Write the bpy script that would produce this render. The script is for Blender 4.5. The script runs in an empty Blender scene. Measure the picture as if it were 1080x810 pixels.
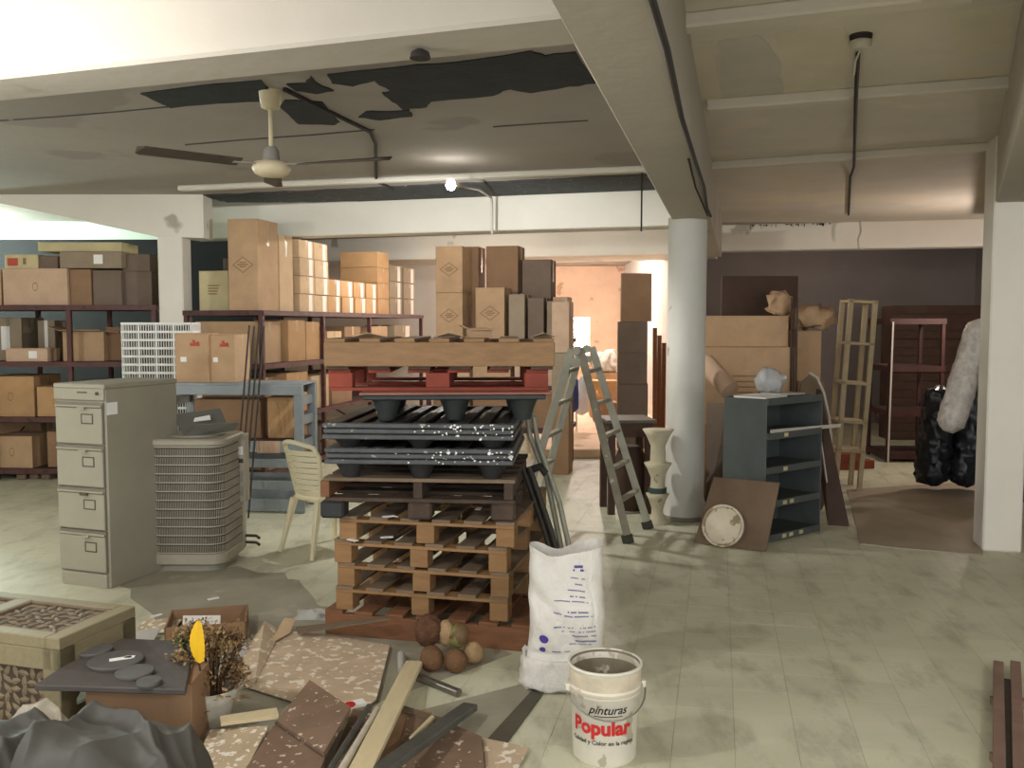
import bpy, bmesh, math, random
from mathutils import Vector, Matrix, noise
random.seed(7)
S = bpy.context.scene
C = S.collection
# ------------------------------------------------------------------ camera
FPX, HY, CAMH = 960.0, 342.0, 1.72          # focal length and horizon row of the 1080x810 photograph, eye height
PITCH = math.atan((405-HY)/FPX)
cd = bpy.data.cameras.new('camera'); cam = bpy.data.objects.new('camera', cd); C.objects.link(cam)
cam.location = (0, 0, CAMH); cam.rotation_euler = (math.pi/2-PITCH, 0, 0)
cd.sensor_width = 36; cd.lens = 36*FPX/1080; cd.clip_start = .05; cd.clip_end = 200
S.camera = cam
# ------------------------------------------------------------------ world, lights, exposure
w = bpy.data.worlds.new('world'); S.world = w; w.use_nodes = True
w.node_tree.nodes['Background'].inputs[0].default_value = (.975, .99, 1.03, 1)
w.node_tree.nodes['Background'].inputs[1].default_value = 1.3
def lamp(name, loc, power, col, r=.05):
    l = bpy.data.lights.new(name, 'POINT'); l.energy = power; l.color = col; l.shadow_soft_size = r
    o = bpy.data.objects.new(name, l); o.location = loc; C.objects.link(o); return o
bl = lamp('bulb_light', (-.52, 8.0, 2.8), 82, (1, .99, .97), .05)   # a bulb with an opaque base: it shines away from the base only
bl.data.type = 'SPOT'; bl.data.spot_size = math.radians(166); bl.data.spot_blend = .35; bl.rotation_euler = (math.radians(42), 0, 0)
lamp('lamp_light_front', (-2.15, 2.45, 2.42), 72, (1, .985, .965), .06)
lamp('fill_light_near', (1.9, -.4, 2.55), 92, (1, .985, .965), .08)  # unseen fill lamp, added for even light from the front
lamp('lamp_light_aisle', (-.9, 12.1, 2.96), 70, (1, .95, .88), .06)
lamp('fill_light_left', (-5.6, 4.9, 2.5), 95, (1, .99, .965), .08)  # added out of view to brighten the floor at left
lamp('fill_light_side_bay', (-7.3, 11.4, 2.8), 260, (.82, 1, .9), .1)  # added lamp standing in for daylight in the left bay
lamp('fill_light_corridor', (1.3, 16.2, 2.86), 185, (1, .82, .74), .1)  # added lamp kept behind a beam to warm the corridor
lamp('fill_light_store', (5.0, 13.7, 2.9), 14, (1, .86, .76), .08)  # added behind the pinkish beam to lift the dark storeroom
lamp('fill_light_pillar', (5.5, 10.3, 2.05), 42, (1, .84, .75), .06)  # added out of sight behind the pillar to brighten the pinkish beam
vs = S.view_settings
vs.view_transform = 'Standard'; vs.look = 'None'; vs.exposure = 0.72; vs.gamma = 1; vs.use_curve_mapping = False

# ------------------------------------------------------------------ geometry of the photograph
CP, SP = math.cos(PITCH), math.sin(PITCH)
def ray(px, py):
    a = (px-540)/FPX; b = (405-py)/FPX
    return Vector((a, CP+b*SP, -SP+b*CP))
def Z(px, py, z=0.):                    # point of a level plane
    r = ray(px, py); t = (z-CAMH)/r.z
    return Vector((r.x*t, r.y*t, z))
def A(px, py, Y):                       # point at a known distance
    r = ray(px, py); t = Y/r.y
    return Vector((r.x*t, Y, CAMH+r.z*t))
YAW = -math.radians(12.74)              # the building's grid
E1 = Vector((math.sin(-YAW), math.cos(YAW), 0)); E2 = Vector((math.cos(YAW), math.sin(YAW), 0))

# ------------------------------------------------------------------ materials
def lin(c):
    return tuple(((v/255)/12.92 if v/255 <= .04045 else ((v/255+.055)/1.055)**2.4) for v in c)
MATS = {}
def M(name, rgb=None, rough=.8, var=.12, scale=6., bump=.0, bscale=40., metal=0., spot=None, sscale=9., sth=.62, rnd=.0, stretch=None, spec=.4, trans=0., alpha=1., emit=0.):
    if name in MATS: return MATS[name]
    m = bpy.data.materials.new(name); m.use_nodes = True; MATS[name] = m
    nt = m.node_tree; N = nt.nodes; L = nt.links; b = N['Principled BSDF']
    c = lin(rgb)
    tc = N.new('ShaderNodeTexCoord'); mp = N.new('ShaderNodeMapping'); L.new(tc.outputs['Object'], mp.inputs[0])
    if stretch: mp.inputs['Scale'].default_value = stretch
    oi = N.new('ShaderNodeObjectInfo')
    ad = N.new('ShaderNodeVectorMath'); ad.operation = 'ADD'; L.new(mp.outputs[0], ad.inputs[0])
    ml = N.new('ShaderNodeMath'); ml.operation = 'MULTIPLY'; ml.inputs[1].default_value = 37.; L.new(oi.outputs['Random'], ml.inputs[0]); L.new(ml.outputs[0], ad.inputs[1])
    n1 = N.new('ShaderNodeTexNoise'); n1.inputs['Scale'].default_value = scale; n1.inputs['Detail'].default_value = 5; n1.inputs['Roughness'].default_value = .62
    L.new(ad.outputs[0], n1.inputs['Vector'])
    r = N.new('ShaderNodeValToRGB'); L.new(n1.outputs['Fac'], r.inputs[0])
    r.color_ramp.elements[0].position = .3; r.color_ramp.elements[1].position = .7
    r.color_ramp.elements[0].color = tuple(v*(1-var) for v in c)+(1,); r.color_ramp.elements[1].color = tuple(min(1, v*(1+var)) for v in c)+(1,)
    out = r.outputs[0]
    if rnd:
        hs = N.new('ShaderNodeHueSaturation'); L.new(out, hs.inputs['Color'])
        mr = N.new('ShaderNodeMapRange'); mr.inputs[3].default_value = 1-rnd; mr.inputs[4].default_value = 1+rnd; L.new(oi.outputs['Random'], mr.inputs[0]); L.new(mr.outputs[0], hs.inputs['Value'])
        out = hs.outputs[0]
    if spot:
        n2 = N.new('ShaderNodeTexNoise'); n2.inputs['Scale'].default_value = sscale; n2.inputs['Detail'].default_value = 3; L.new(ad.outputs[0], n2.inputs['Vector'])
        r2 = N.new('ShaderNodeValToRGB'); r2.color_ramp.elements[0].position = sth; r2.color_ramp.elements[1].position = sth+.03; L.new(n2.outputs['Fac'], r2.inputs[0])
        mx = N.new('ShaderNodeMix'); mx.data_type = 'RGBA'; L.new(r2.outputs[0], mx.inputs[0]); L.new(out, mx.inputs[6]); mx.inputs[7].default_value = lin(spot)+(1,)
        out = mx.outputs[2]
    L.new(out, b.inputs['Base Color'])
    b.inputs['Roughness'].default_value = rough; b.inputs['Metallic'].default_value = metal; b.inputs['Specular IOR Level'].default_value = spec
    if trans: b.inputs['Transmission Weight'].default_value = trans
    if alpha < 1: b.inputs['Alpha'].default_value = alpha
    if emit: b.inputs['Emission Color'].default_value = c+(1,); b.inputs['Emission Strength'].default_value = emit
    if bump:
        n3 = N.new('ShaderNodeTexNoise'); n3.inputs['Scale'].default_value = bscale; n3.inputs['Detail'].default_value = 4; L.new(ad.outputs[0], n3.inputs['Vector'])
        bp = N.new('ShaderNodeBump'); bp.inputs['Strength'].default_value = bump; bp.inputs['Distance'].default_value = .02; L.new(n3.outputs['Fac'], bp.inputs['Height']); L.new(bp.outputs[0], b.inputs['Normal'])
    return m
M('paint_beam', (226, 221, 208), .85, .05, 1.2, .15, 12, spot=(178, 172, 158), sscale=1.6, sth=.68)
M('paint_slab', (164, 157, 150), .9, .08, .9, .2, 10, spot=(150, 143, 136), sscale=.8, sth=.6)
M('paint_slab_pale_spotted', (212, 204, 190), .9, .09, 1.1, .2, 10, spot=(218, 208, 188), sscale=.9, sth=.55)
M('bare_slab', (42, 46, 50), .85, .25, 5, .3, 25)
M('bare_edge', (66, 68, 68), .85, .3, 6, .3, 25, spot=(150, 148, 140), sscale=14, sth=.68)
M('paint_beam_shade', (178, 171, 158), .85, .06, 1.2, .15, 12, spot=(160, 152, 138), sscale=1.4, sth=.66)  # darker copy of the beam paint, giving the undersides their shade
M('paint_wall', (205, 200, 190), .9, .06, 1., .1, 10)
M('wall_navy', (31, 31, 33), .9, .1, 1.2)
M('paint_mint', (214, 226, 214), .9, .03, 1.)
M('wall_dim', (128, 118, 112), .9, .1, 1.2, .1, 10)
M('wall_warm', (236, 205, 178), .9, .1, 2.2, .2, 14, spot=(205, 170, 140), sscale=3, sth=.62)
M('grout', (156, 152, 128), .8, .2, 3, .1, 40)
M('floor_old', (140, 132, 112), .6, .2, 1.2, .1, 20)
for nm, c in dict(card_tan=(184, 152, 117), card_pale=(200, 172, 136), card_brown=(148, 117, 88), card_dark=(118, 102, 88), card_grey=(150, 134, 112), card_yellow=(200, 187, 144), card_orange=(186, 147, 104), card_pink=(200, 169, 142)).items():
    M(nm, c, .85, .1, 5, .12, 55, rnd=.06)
M('card_dirty', (192, 170, 142), .85, .16, 6, .15, 50, spot=(226, 216, 196), sscale=21, sth=.57)
M('card_brownpaint', (124, 101, 82), .75, .16, 6, .12, 40, spot=(206, 192, 172), sscale=27, sth=.635)
M('card_cream', (190, 170, 140), .8, .12, 6, .12, 40, spot=(236, 228, 210), sscale=34, sth=.56)
M('tape', (176, 150, 112), .35, .08, 8); M('tape_white', (226, 220, 208), .4, .05, 8)
M('print_brown', (138, 108, 78), .8, .1, 8); M('print_red', (186, 84, 66), .8, .15, 20); M('paper', (236, 234, 226), .8, .03, 6)
M('rack_red', (86, 52, 48), .55, .22, 8, .1, 40, spot=(64, 40, 36), sscale=12, sth=.6)
M('rack_rust', (70, 40, 35), .6, .2, 8, .1, 40)
M('rack_shelf', (70, 46, 40), .7, .2, 6)
M('steel_blue', (140, 147, 149), .5, .12, 6, .06, 30, metal=.15, rnd=.03)
M('steel_teal', (86, 91, 89), .5, .12, 6, .06, 30, metal=.15)
M('steel_cabinet', (160, 155, 137), .45, .06, 3, .03, 30, metal=.1)
M('cabinet_line', (86, 79, 64), .6, .1, 6); M('cabinet_gap', (122, 117, 102), .6, .1, 6)
M('ac_beige', (170, 163, 145), .55, .08, 6, metal=.1); M('ac_dark', (76, 70, 60), .8, .2, 8); M('ac_plate', (150, 145, 130), .5, .1, 5)
M('sheet_metal', (142, 142, 134), .38, .08, 4, metal=.55)
M('wood_new', (142, 108, 70), .75, .16, 5, .15, 30, stretch=(1, 6, 6), rnd=.12)
M('wood_worn', (118, 100, 80), .8, .2, 5, .2, 30, rnd=.14)
M('wood_orange', (124, 84, 56), .7, .2, 5, .15, 30, stretch=(2, 8, 8), rnd=.08)
M('wood_dark', (72, 58, 46), .8, .3, 7, .2, 30, rnd=.1, spot=(200, 196, 186), sscale=16, sth=.74)
M('wood_top', (144, 112, 78), .7, .15, 4, .15, 30, stretch=(2, 8, 8))
M('pallet_red', (138, 62, 44), .7, .18, 6, .12, 30, rnd=.05); M('pallet_pink', (150, 100, 86), .8, .15, 6)
M('plastic_black', (44, 45, 45), .45, .2, 8, .06, 30, spot=(206, 204, 198), sscale=13, sth=.73)
M('plastic_rim', (78, 80, 79), .5, .25, 8, .06, 30, spot=(150, 150, 146), sscale=24, sth=.66)
M('plastic_green', (48, 52, 50), .5, .2, 8); M('plastic_teal', (22, 92, 92), .5, .1, 8)
M('plastic_cream', (232, 222, 184), .4, .04, 5); M('plastic_white', (222, 222, 216), .45, .06, 8)
M('bucket_white', (224, 218, 202), .45, .09, 6, .05, 20, spot=(186, 176, 156), sscale=9, sth=.6)
M('bucket_dirty', (196, 184, 160), .75, .18, 9, .2, 25, spot=(112, 98, 78), sscale=12, sth=.66)
M('bucket_inside', (128, 118, 98), .8, .25, 9, .2, 25, spot=(196, 188, 170), sscale=9, sth=.62); M('dirty_base', (132, 126, 114), .8, .3, 9, .1, 30); M('grey_floor', (156, 151, 132), .6, .16, 2.5, .08, 30, spot=(172, 165, 146), sscale=4, sth=.62)
M('sack', (214, 210, 200), .6, .07, 4, .25, 60); M('sack_grey', (176, 176, 174), .4, .15, 8, .2, 40)
M('ink_blue', (112, 110, 150), .8, .1, 30); M('ink_black', (30, 28, 26), .7, .1, 30); M('ink_red', (190, 36, 34), .6, .06, 30); M('ink_purple', (72, 58, 140), .7, .1, 20)
M('ladder_alu', (164, 162, 146), .55, .15, 8, .1, 30, metal=.1, spot=(206, 202, 190), sscale=13, sth=.7)
M('ladder_worn', (140, 134, 116), .65, .2, 9, .1, 30, metal=.1, spot=(190, 184, 168), sscale=12, sth=.66)
M('pole_green', (150, 149, 132), .5, .15, 10, metal=.1); M('pole_dark', (56, 52, 46), .6, .2, 10)
M('plaster_vase', (196, 186, 158), .75, .14, 8, .15, 30, spot=(150, 140, 112), sscale=9, sth=.64); M('vase_band', (58, 78, 72), .6, .1, 8)
M('wood_table', (138, 127, 97), .5, .1, 5, .06, 30, stretch=(2, 8, 8)); M('carving', (126, 110, 86), .6, .2, 14, .2, 40); M('carving_ground', (70, 58, 46), .8, .2, 10)
M('slate', (82, 77, 72), .7, .14, 7, .12, 40); M('slate_disc', (90, 87, 83), .65, .12, 9, .1, 40); M('slate_under', (46, 42, 40), .8, .1, 8)
M('tarp', (76, 74, 68), .6, .1, 3, .1, 30); M('tarp_pale', (168, 160, 142), .4, .1, 5, .15, 30); M('poly_clear', (206, 200, 190), .3, .28, 14, .35, 24)
M('poly_grey', (186, 184, 176), .35, .1, 8, .2, 20)
M('poly_black', (30, 32, 36), .35, .2, 8, .2, 20)
M('dried_dark', (120, 92, 60), .85, .25, 20, rnd=.1); M('dried_leaf', (168, 140, 96), .8, .25, 20, rnd=.1); M('leaf_green', (84, 96, 52), .7, .2, 20); M('stem', (86, 66, 42), .8, .2, 20); M('yellow', (232, 184, 34), .45, .06, 8)
M('basket', (196, 190, 172), .6, .15, 12, .2, 40)
M('coco_brown', (104, 74, 48), .8, .28, 16, .4, 50); M('coco_pale', (156, 128, 92), .8, .25, 14, .3, 50); M('coco_green', (122, 120, 66), .6, .25, 10, .1, 30, spot=(104, 80, 54), sscale=12, sth=.52); M('coco_husk', (92, 62, 42), .95, .3, 22, .8, 60)
M('plank_cream', (206, 190, 152), .7, .07, 5, .08, 40, stretch=(6, 1, 6)); M('bar_grey', (92, 92, 86), .5, .18, 9, .1, 30, metal=.3); M('pipe_white', (198, 190, 172), .5, .14, 9); M('steel_pipe', (134, 130, 122), .3, .15, 9, metal=.8)
M('strip_dark', (88, 84, 70), .6, .15, 7)
M('shelf_tan', (176, 158, 122), .65, .12, 6, .08, 30); M('white_edge', (196, 188, 176), .7, .08, 8)
M('board_brown', (110, 90, 70), .75, .16, 4, .1, 30); M('board_dark', (72, 52, 41), .7, .2, 5)
M('lid_white', (216, 204, 180), .55, .1, 8, .1, 25, spot=(160, 142, 108), sscale=9, sth=.58)
M('brick_red', (128, 64, 44), .85, .18, 10, .3, 40)
M('fan_white', (214, 200, 166), .45, .08, 8); M('fan_blade', (76, 66, 56), .55, .25, 10, spot=(150, 140, 120), sscale=10, sth=.7); M('fan_grey', (150, 146, 136), .5, .1, 8)
M('wire', (44, 40, 36), .7, .15, 20); M('wire_pale', (188, 182, 170), .6, .1, 20)
M('porcelain', (196, 190, 172), .4, .08, 12)
M('jeans', (58, 72, 128), .8, .15, 10); M('cloth_white', (220, 222, 230), .8, .06, 10)
M('bulb', (255, 250, 240), emit=30); M('window_glow', (255, 242, 226), emit=14); M('window_glow_cool', (236, 246, 240), emit=5)
M('slat_pink', (132, 106, 92), .7, .15, 6, .1, 30)

def tile_material():
    m = bpy.data.materials.new('tile'); m.use_nodes = True; MATS['tile'] = m; nt = m.node_tree; N = nt.nodes; L = nt.links; b = N['Principled BSDF']
    ge = N.new('ShaderNodeNewGeometry'); oi = N.new('ShaderNodeObjectInfo')
    def nz(scale, det, st, rot=0.):
        mp = N.new('ShaderNodeMapping'); mp.inputs['Scale'].default_value = st; mp.inputs['Rotation'].default_value = (0, 0, rot); L.new(ge.outputs['Position'], mp.inputs[0])
        n = N.new('ShaderNodeTexNoise'); n.inputs['Scale'].default_value = scale; n.inputs['Detail'].default_value = det; n.inputs['Roughness'].default_value = .65; L.new(mp.outputs[0], n.inputs['Vector']); return n.outputs['Fac']
    def ramp(f, p0, c0, p1, c1):
        r = N.new('ShaderNodeValToRGB'); r.color_ramp.elements[0].position = p0; r.color_ramp.elements[1].position = p1; r.color_ramp.elements[0].color = c0; r.color_ramp.elements[1].color = c1; L.new(f, r.inputs[0]); return r.outputs[0]
    def mix(f, a, c):
        x = N.new('ShaderNodeMix'); x.data_type = 'RGBA'; L.new(f, x.inputs[0]); L.new(a, x.inputs[6]); x.inputs[7].default_value = lin(c)+(1,); return x.outputs[2]
    col = ramp(nz(.9, 6, (1, 1, 1)), .32, lin((192, 191, 164))+(1,), .68, lin((211, 210, 184))+(1,))
    dust = ramp(nz(1.5, 6, (1, 3.2, 1), .5), .5, (0, 0, 0, 1), .72, (.75, .75, .75, 1)); col = mix(dust, col, (214, 208, 186))
    dirt = ramp(nz(2.2, 7, (2.6, 1, 1), -.3), .5, (0, 0, 0, 1), .76, (.7, .7, .7, 1)); col = mix(dirt, col, (140, 133, 113))
    fine = ramp(nz(22, 4, (1, 1, 1)), .66, (0, 0, 0, 1), .72, (.35, .35, .35, 1)); col = mix(fine, col, (150, 143, 124))
    hs = N.new('ShaderNodeHueSaturation'); L.new(col, hs.inputs['Color']); mr = N.new('ShaderNodeMapRange'); mr.inputs[3].default_value = .97; mr.inputs[4].default_value = 1.03; L.new(oi.outputs['Random'], mr.inputs[0]); L.new(mr.outputs[0], hs.inputs['Value'])
    L.new(hs.outputs[0], b.inputs['Base Color'])
    rr_ = N.new('ShaderNodeMapRange'); rr_.inputs[3].default_value = .38; rr_.inputs[4].default_value = .7; L.new(nz(1.8, 5, (1, 1, 1)), rr_.inputs[0]); L.new(rr_.outputs[0], b.inputs['Roughness'])
    b.inputs['Specular IOR Level'].default_value = .35
tile_material()
M('stain_yellow', (214, 205, 184), .9, .08, 2, .1, 12); M('stain_green', (203, 197, 182), .9, .1, 2, .1, 12); M('card_floor', (168, 154, 134), .85, .1, 3, .1, 40); M('paint_column', (208, 206, 197), .85, .06, 1.5, .15, 12, spot=(158, 150, 136), sscale=3.4, sth=.68); M('stain_pale', (216, 206, 186), .9, .05, 2, .1, 12)
# ------------------------------------------------------------------ mesh builder
class MB:
    def __init__(s): s.v = []; s.f = []; s.sm = []
    def add(s, v, f, smooth=False):
        k = len(s.v); s.v += [tuple(p) for p in v]; s.f += [tuple(i+k for i in q) for q in f]; s.sm += [smooth]*len(f); return s
    def hexa(s, b, t): # 4 bottom, 4 top points (counter-clockwise from above)
        return s.add(list(b)+list(t), [(3, 2, 1, 0), (4, 5, 6, 7), (0, 1, 5, 4), (1, 2, 6, 5), (2, 3, 7, 6), (3, 0, 4, 7)])
    def box(s, x0, x1, y0, y1, z0, z1, m=None):
        p = [Vector(q) for q in ((x0, y0, z0), (x1, y0, z0), (x1, y1, z0), (x0, y1, z0), (x0, y0, z1), (x1, y0, z1), (x1, y1, z1), (x0, y1, z1))]
        if m is not None: p = [m @ q for q in p]
        return s.hexa(p[:4], p[4:])
    def cbox(s, c, d, rz=0., rx=0., ry=0.):
        m = Matrix.Translation(c) @ Matrix.Rotation(rz, 4, 'Z') @ Matrix.Rotation(rx, 4, 'X') @ Matrix.Rotation(ry, 4, 'Y')
        return s.box(-d[0]/2, d[0]/2, -d[1]/2, d[1]/2, -d[2]/2, d[2]/2, m)
    def bar(s, a, b, w, h, up=(0, 0, 1), w2=None, h2=None):
        a = Vector(a); b = Vector(b); d = (b-a).normalized(); u = Vector(up)
        x = d.cross(u)
        if x.length < 1e-4: x = d.cross(Vector((0, 1, 0)))
        x.normalize(); u = x.cross(d)
        w2 = w2 or w; h2 = h2 or h
        q = lambda p, w, h: [p-x*w/2-u*h/2, p+x*w/2-u*h/2, p+x*w/2+u*h/2, p-x*w/2+u*h/2]
        A_, B_ = q(a, w, h), q(b, w2, h2)
        return s.add(A_+B_, [(0, 1, 2, 3), (7, 6, 5, 4), (4, 5, 1, 0), (5, 6, 2, 1), (6, 7, 3, 2), (7, 4, 0, 3)])
    def tube(s, pts, r, n=8, caps=True):
        pts = [Vector(p) for p in pts]; rings = []; x = None
        rr = r if isinstance(r, (list, tuple)) else [r]*len(pts)
        for i, p in enumerate(pts):
            d = (pts[min(i+1, len(pts)-1)]-pts[max(i-1, 0)]).normalized()
            if x is None:
                x = d.cross(Vector((0, 0, 1)))
                if x.length < .05: x = d.cross(Vector((0, 1, 0)))
            x = (x-d*x.dot(d)).normalized(); y = d.cross(x)
            rings.append([p+(x*math.cos(2*math.pi*k/n)+y*math.sin(2*math.pi*k/n))*rr[i] for k in range(n)])
        return s.rings(rings, caps)
    def rings(s, rings, caps=True, smooth=True):
        n = len(rings[0]); v = [p for r in rings for p in r]; f = []
        for i in range(len(rings)-1):
            for k in range(n):
                f.append((i*n+k, i*n+(k+1) % n, (i+1)*n+(k+1) % n, (i+1)*n+k))
        s.add(v, f, smooth)
        if caps:
            s.add(rings[0], [tuple(range(n))[::-1]]); s.add(rings[-1], [tuple(range(n))])
        return s
    def lathe(s, prof, n=24, c=(0, 0, 0), caps=True, m=None):
        rg = []
        for (r, z) in prof:
            ring = [Vector((c[0]+r*math.cos(2*math.pi*k/n), c[1]+r*math.sin(2*math.pi*k/n), c[2]+z)) for k in range(n)]
            rg.append([m @ p for p in ring] if m is not None else ring)
        return s.rings(rg, caps)
    def prism(s, poly, z0, z1):
        n = len(poly); v = [(p[0], p[1], z0) for p in poly]+[(p[0], p[1], z1) for p in poly]
        return s.add(v, [tuple(range(n))[::-1], tuple(range(n, 2*n))]+[(i, (i+1) % n, (i+1) % n+n, i+n) for i in range(n)])
    def sheet(s, pts, th): # a flat polygon in any plane with thickness th
        pts = [Vector(p) for p in pts]; n = len(pts)
        nn = (pts[1]-pts[0]).cross(pts[2]-pts[0]).normalized()
        v = [p+nn*th/2 for p in pts]+[p-nn*th/2 for p in pts]
        return s.add(v, [tuple(range(n)), tuple(range(n, 2*n))[::-1]]+[(i, i+n, (i+1) % n+n, (i+1) % n) for i in range(n)])
    def mesh(s, name):
        me = bpy.data.meshes.new(name); me.from_pydata(s.v, [], s.f); 
        me.polygons.foreach_set('use_smooth', s.sm); me.update(); return me
    def build(s, name, mat, parent=None, bevel=0., loc=None, rz=0.):
        me = s.mesh(name); me.materials.append(MATS[mat]); return link(name, me, parent, bevel, loc, rz)
def link(name, me, parent=None, bevel=0., loc=None, rz=0.):
    o = bpy.data.objects.new(name, me); C.objects.link(o)
    if parent is not None: o.parent = parent
    if loc is not None: o.location = loc
    if rz: o.rotation_euler.z = rz
    if bevel:
        b = o.modifiers.new('bevel', 'BEVEL'); b.width = bevel; b.segments = 1; b.limit_method = 'ANGLE'; b.angle_limit = .6
    return o
def tag(o, label, cat, group=None):
    o['label'] = label; o['category'] = cat
    if group: o['group'] = group
    return o
def struct(o, label=None):
    o['kind'] = 'structure'
    if label: o['label'] = label
    return o
def thing(name, label, cat, loc=(0, 0, 0), rz=0., group=None, rx=0., ry=0.):
    o = bpy.data.objects.new(name, None); C.objects.link(o); o.location = loc; o.rotation_euler = (rx, ry, rz); o.empty_display_size = .1
    return tag(o, label, cat, group)
def stuff(o): o['kind'] = 'stuff'; return o
def crumple(mb, amp, sc, seed=0., fold=0.):
    out = []
    for p in mb.v:
        q = Vector(p)*sc+Vector((seed, seed*1.7, seed*.6))
        d = noise.noise_vector(q)*amp+noise.noise_vector(q*2.3)*amp*.45
        if fold:
            k = abs(noise.noise(Vector((q.x*1.3, q.y*1.3, q.z*.25))*1.4)); d += Vector((0, 0, 1))*0+Vector((p[0], p[1], 0)).normalized()*(-k*fold)
        out.append(tuple(Vector(p)+d))
    mb.v = out; return mb
def text_mesh(txt, size, off=0.):
    cu = bpy.data.curves.new('t', 'FONT'); cu.body = txt; cu.size = size; cu.offset = off; cu.resolution_u = 3
    o = bpy.data.objects.new('t', cu); C.objects.link(o)
    dg = bpy.context.evaluated_depsgraph_get(); me = o.evaluated_get(dg).to_mesh()
    v = [tuple(p.co) for p in me.vertices]; f = [tuple(p.vertices) for p in me.polygons]
    o.evaluated_get(dg).to_mesh_clear(); bpy.data.objects.remove(o); bpy.data.curves.remove(cu)
    return v, f
# ================================================================== THE SETTING
HB, HS = 2.62, 3.12                     # underside of beams, underside of slab
floor = MB().box(-13, 12, -3, 26, -.3, -.0015).build('floor', 'grout'); struct(floor, 'worn greenish tiled warehouse floor with dust and scuffs')
# tiles: 25 cm, aligned with the building
TP = .25; o0 = Z(772.6, 727)
tile_me = MB().box(-.124, .124, -.124, .124, -.012, 0).mesh('tile'); tile_me.materials.append(MATS['tile'])
cand = []; rest = []
for i in range(-44, 30):
    for j in range(-14, 44):
        c = o0+E2*((i+.5)*TP)+E1*((j+.5)*TP)
        if not (-7.5 < c.x < 6.5 and 2.4 < c.y < 12.): continue
        d = c.y; px = 540+FPX*c.x/d; vis = -20 < px < 1100 and c.y > 3.3 and c.y < 7.4
        hid = (px < 330 and c.y < 4.6) or (345 < px < 560 and 4.9 < c.y < 6.1)
        (cand if vis and not hid else rest).append(c)
cand.sort(key=lambda c: c.y); rest += cand[300:]
for c in cand[:300]:
    link('tile', tile_me, floor, 0, c, YAW)
mb = MB(); R_ = Matrix.Rotation(YAW, 4, 'Z')
for c in rest: mb.box(-.124, .124, -.124, .124, -.012, 0, Matrix.Translation(c) @ R_)
stuff(mb.build('tile_field', 'tile', floor))

ceiling = struct(MB().box(-9, 8, -1.5, 16.0, HS, HS+.2).build('ceiling', 'paint_slab'), 'grey painted concrete slab with bare dark patches')
struct(MB().box(-9, 9, 16.0, 24, 3.0, 3.2).build('ceiling.001', 'paint_slab'), 'lower slab over the corridor end')
def xy(px, py, z=HB): p = Z(px, py, z); return Vector((p.x, p.y))
def ln(a, b, t): return a+(b-a)*t
def at_y(a, b, y): return ln(a, b, (y-a.y)/(b.y-a.y))
def at_x(a, b, x): return ln(a, b, (x-a.x)/(b.x-a.x))
def beam(name, q, label, z0=HB, z1=HS, mat='paint_beam'):
    o = MB().hexa([(p.x, p.y, z0) for p in q], [(p.x, p.y, z1) for p in q]).build(name, mat, bevel=.012)
    return struct(o, label)
cl0, cl1, cr0, cr1 = xy(577, 0), xy(708, 231.5), xy(685.6, 0), xy(751, 235)
CB = [at_y(cl0, cl1, -.6), at_y(cr0, cr1, -.6), at_y(cr0, cr1, 12.3), at_y(cl0, cl1, 12.3)]
beam('ceiling_beam', CB, 'long white concrete beam running back to the round column', HB, HS+.01, 'paint_beam_shade')
n0, n1 = xy(0, 84), xy(590, 20); dn = (n1-n0).normalized(); pn = Vector((-dn.y, dn.x))
na, nb = n0-dn*5.2, n1+dn*.24
beam('ceiling_beam', [na, nb, nb+pn*.27, na+pn*.27], 'brightly lit white beam crossing the upper left corner', HB+.004, HS, 'paint_beam_shade')
YT = 9.95; prof = [(-60, 203.), (0, 214.4), (60, 227), (120, 239.5), (165, 249.3), (215, 251.)]; pts = [A(x, y, YT) for x, y in prof]; mbt = MB(); nP = len(pts)
vv = []
for yy in (YT, YT+.3):
    vv += [(p.x, yy, min(p.z, HS-.02)) for p in pts]+[(p.x, yy, HS) for p in pts]
ff = []
for i in range(nP-1):
    ff += [(i, i+1, nP+i+1, nP+i), (2*nP+i+1, 2*nP+i, 3*nP+i, 3*nP+i+1), (i+1, i, 2*nP+i, 2*nP+i+1)]
ff += [(0, nP, 3*nP, 2*nP), (nP-1, 3*nP-1, 4*nP-1, 2*nP-1)]
struct(mbt.add(vv, ff).build('ceiling_beam', 'paint_beam'), 'tapering white beam from the left edge to the square left pillar')
b0, b1 = xy(200, 252.5, 2.74), xy(706, 238, 2.74); db = (b1-b0).normalized(); pb = Vector((-db.y, db.x))
beam('ceiling_beam', [b0-db*.05, b1+db*.1, b1+db*.1+pb*.3, b0-db*.05+pb*.3], 'white beam behind the ceiling fan and bare bulb', 2.74)
r0, r1 = xy(1078, 110), xy(1048, 222); dr = (r1-r0).normalized(); pr = Vector((dr.y, -dr.x))
ra, rb_ = r0-dr*3.5, r1+dr*4.2
beam('ceiling_beam', [ra, ra+pr*.3, rb_+pr*.3, rb_], 'beam on the right meeting the square right pillar', HB, HS, 'paint_beam_shade')
p0, p1 = xy(760, 265, 2.75), xy(1035, 260, 2.75); dp = (p1-p0).normalized(); pp = Vector((-dp.y, dp.x))
PBN = beam('ceiling_beam', [p0-dp*.1, p1+dp*.9, p1+dp*.9+pp*.3, p0-dp*.1+pp*.3], 'pinkish lit beam in front of the right storeroom', 2.75).name
q0, q1 = xy(300, 277, 2.75), xy(706, 268, 2.75); dq = (q1-q0).normalized(); pq = Vector((-dq.y, dq.x))
beam('ceiling_beam', [q0-dq*.3, q1+dq*.6, q1+dq*.6+pq*1.3, q0-dq*.3+pq*1.3], 'second white beam farther back above the cartons', 2.75, HS)
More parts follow.
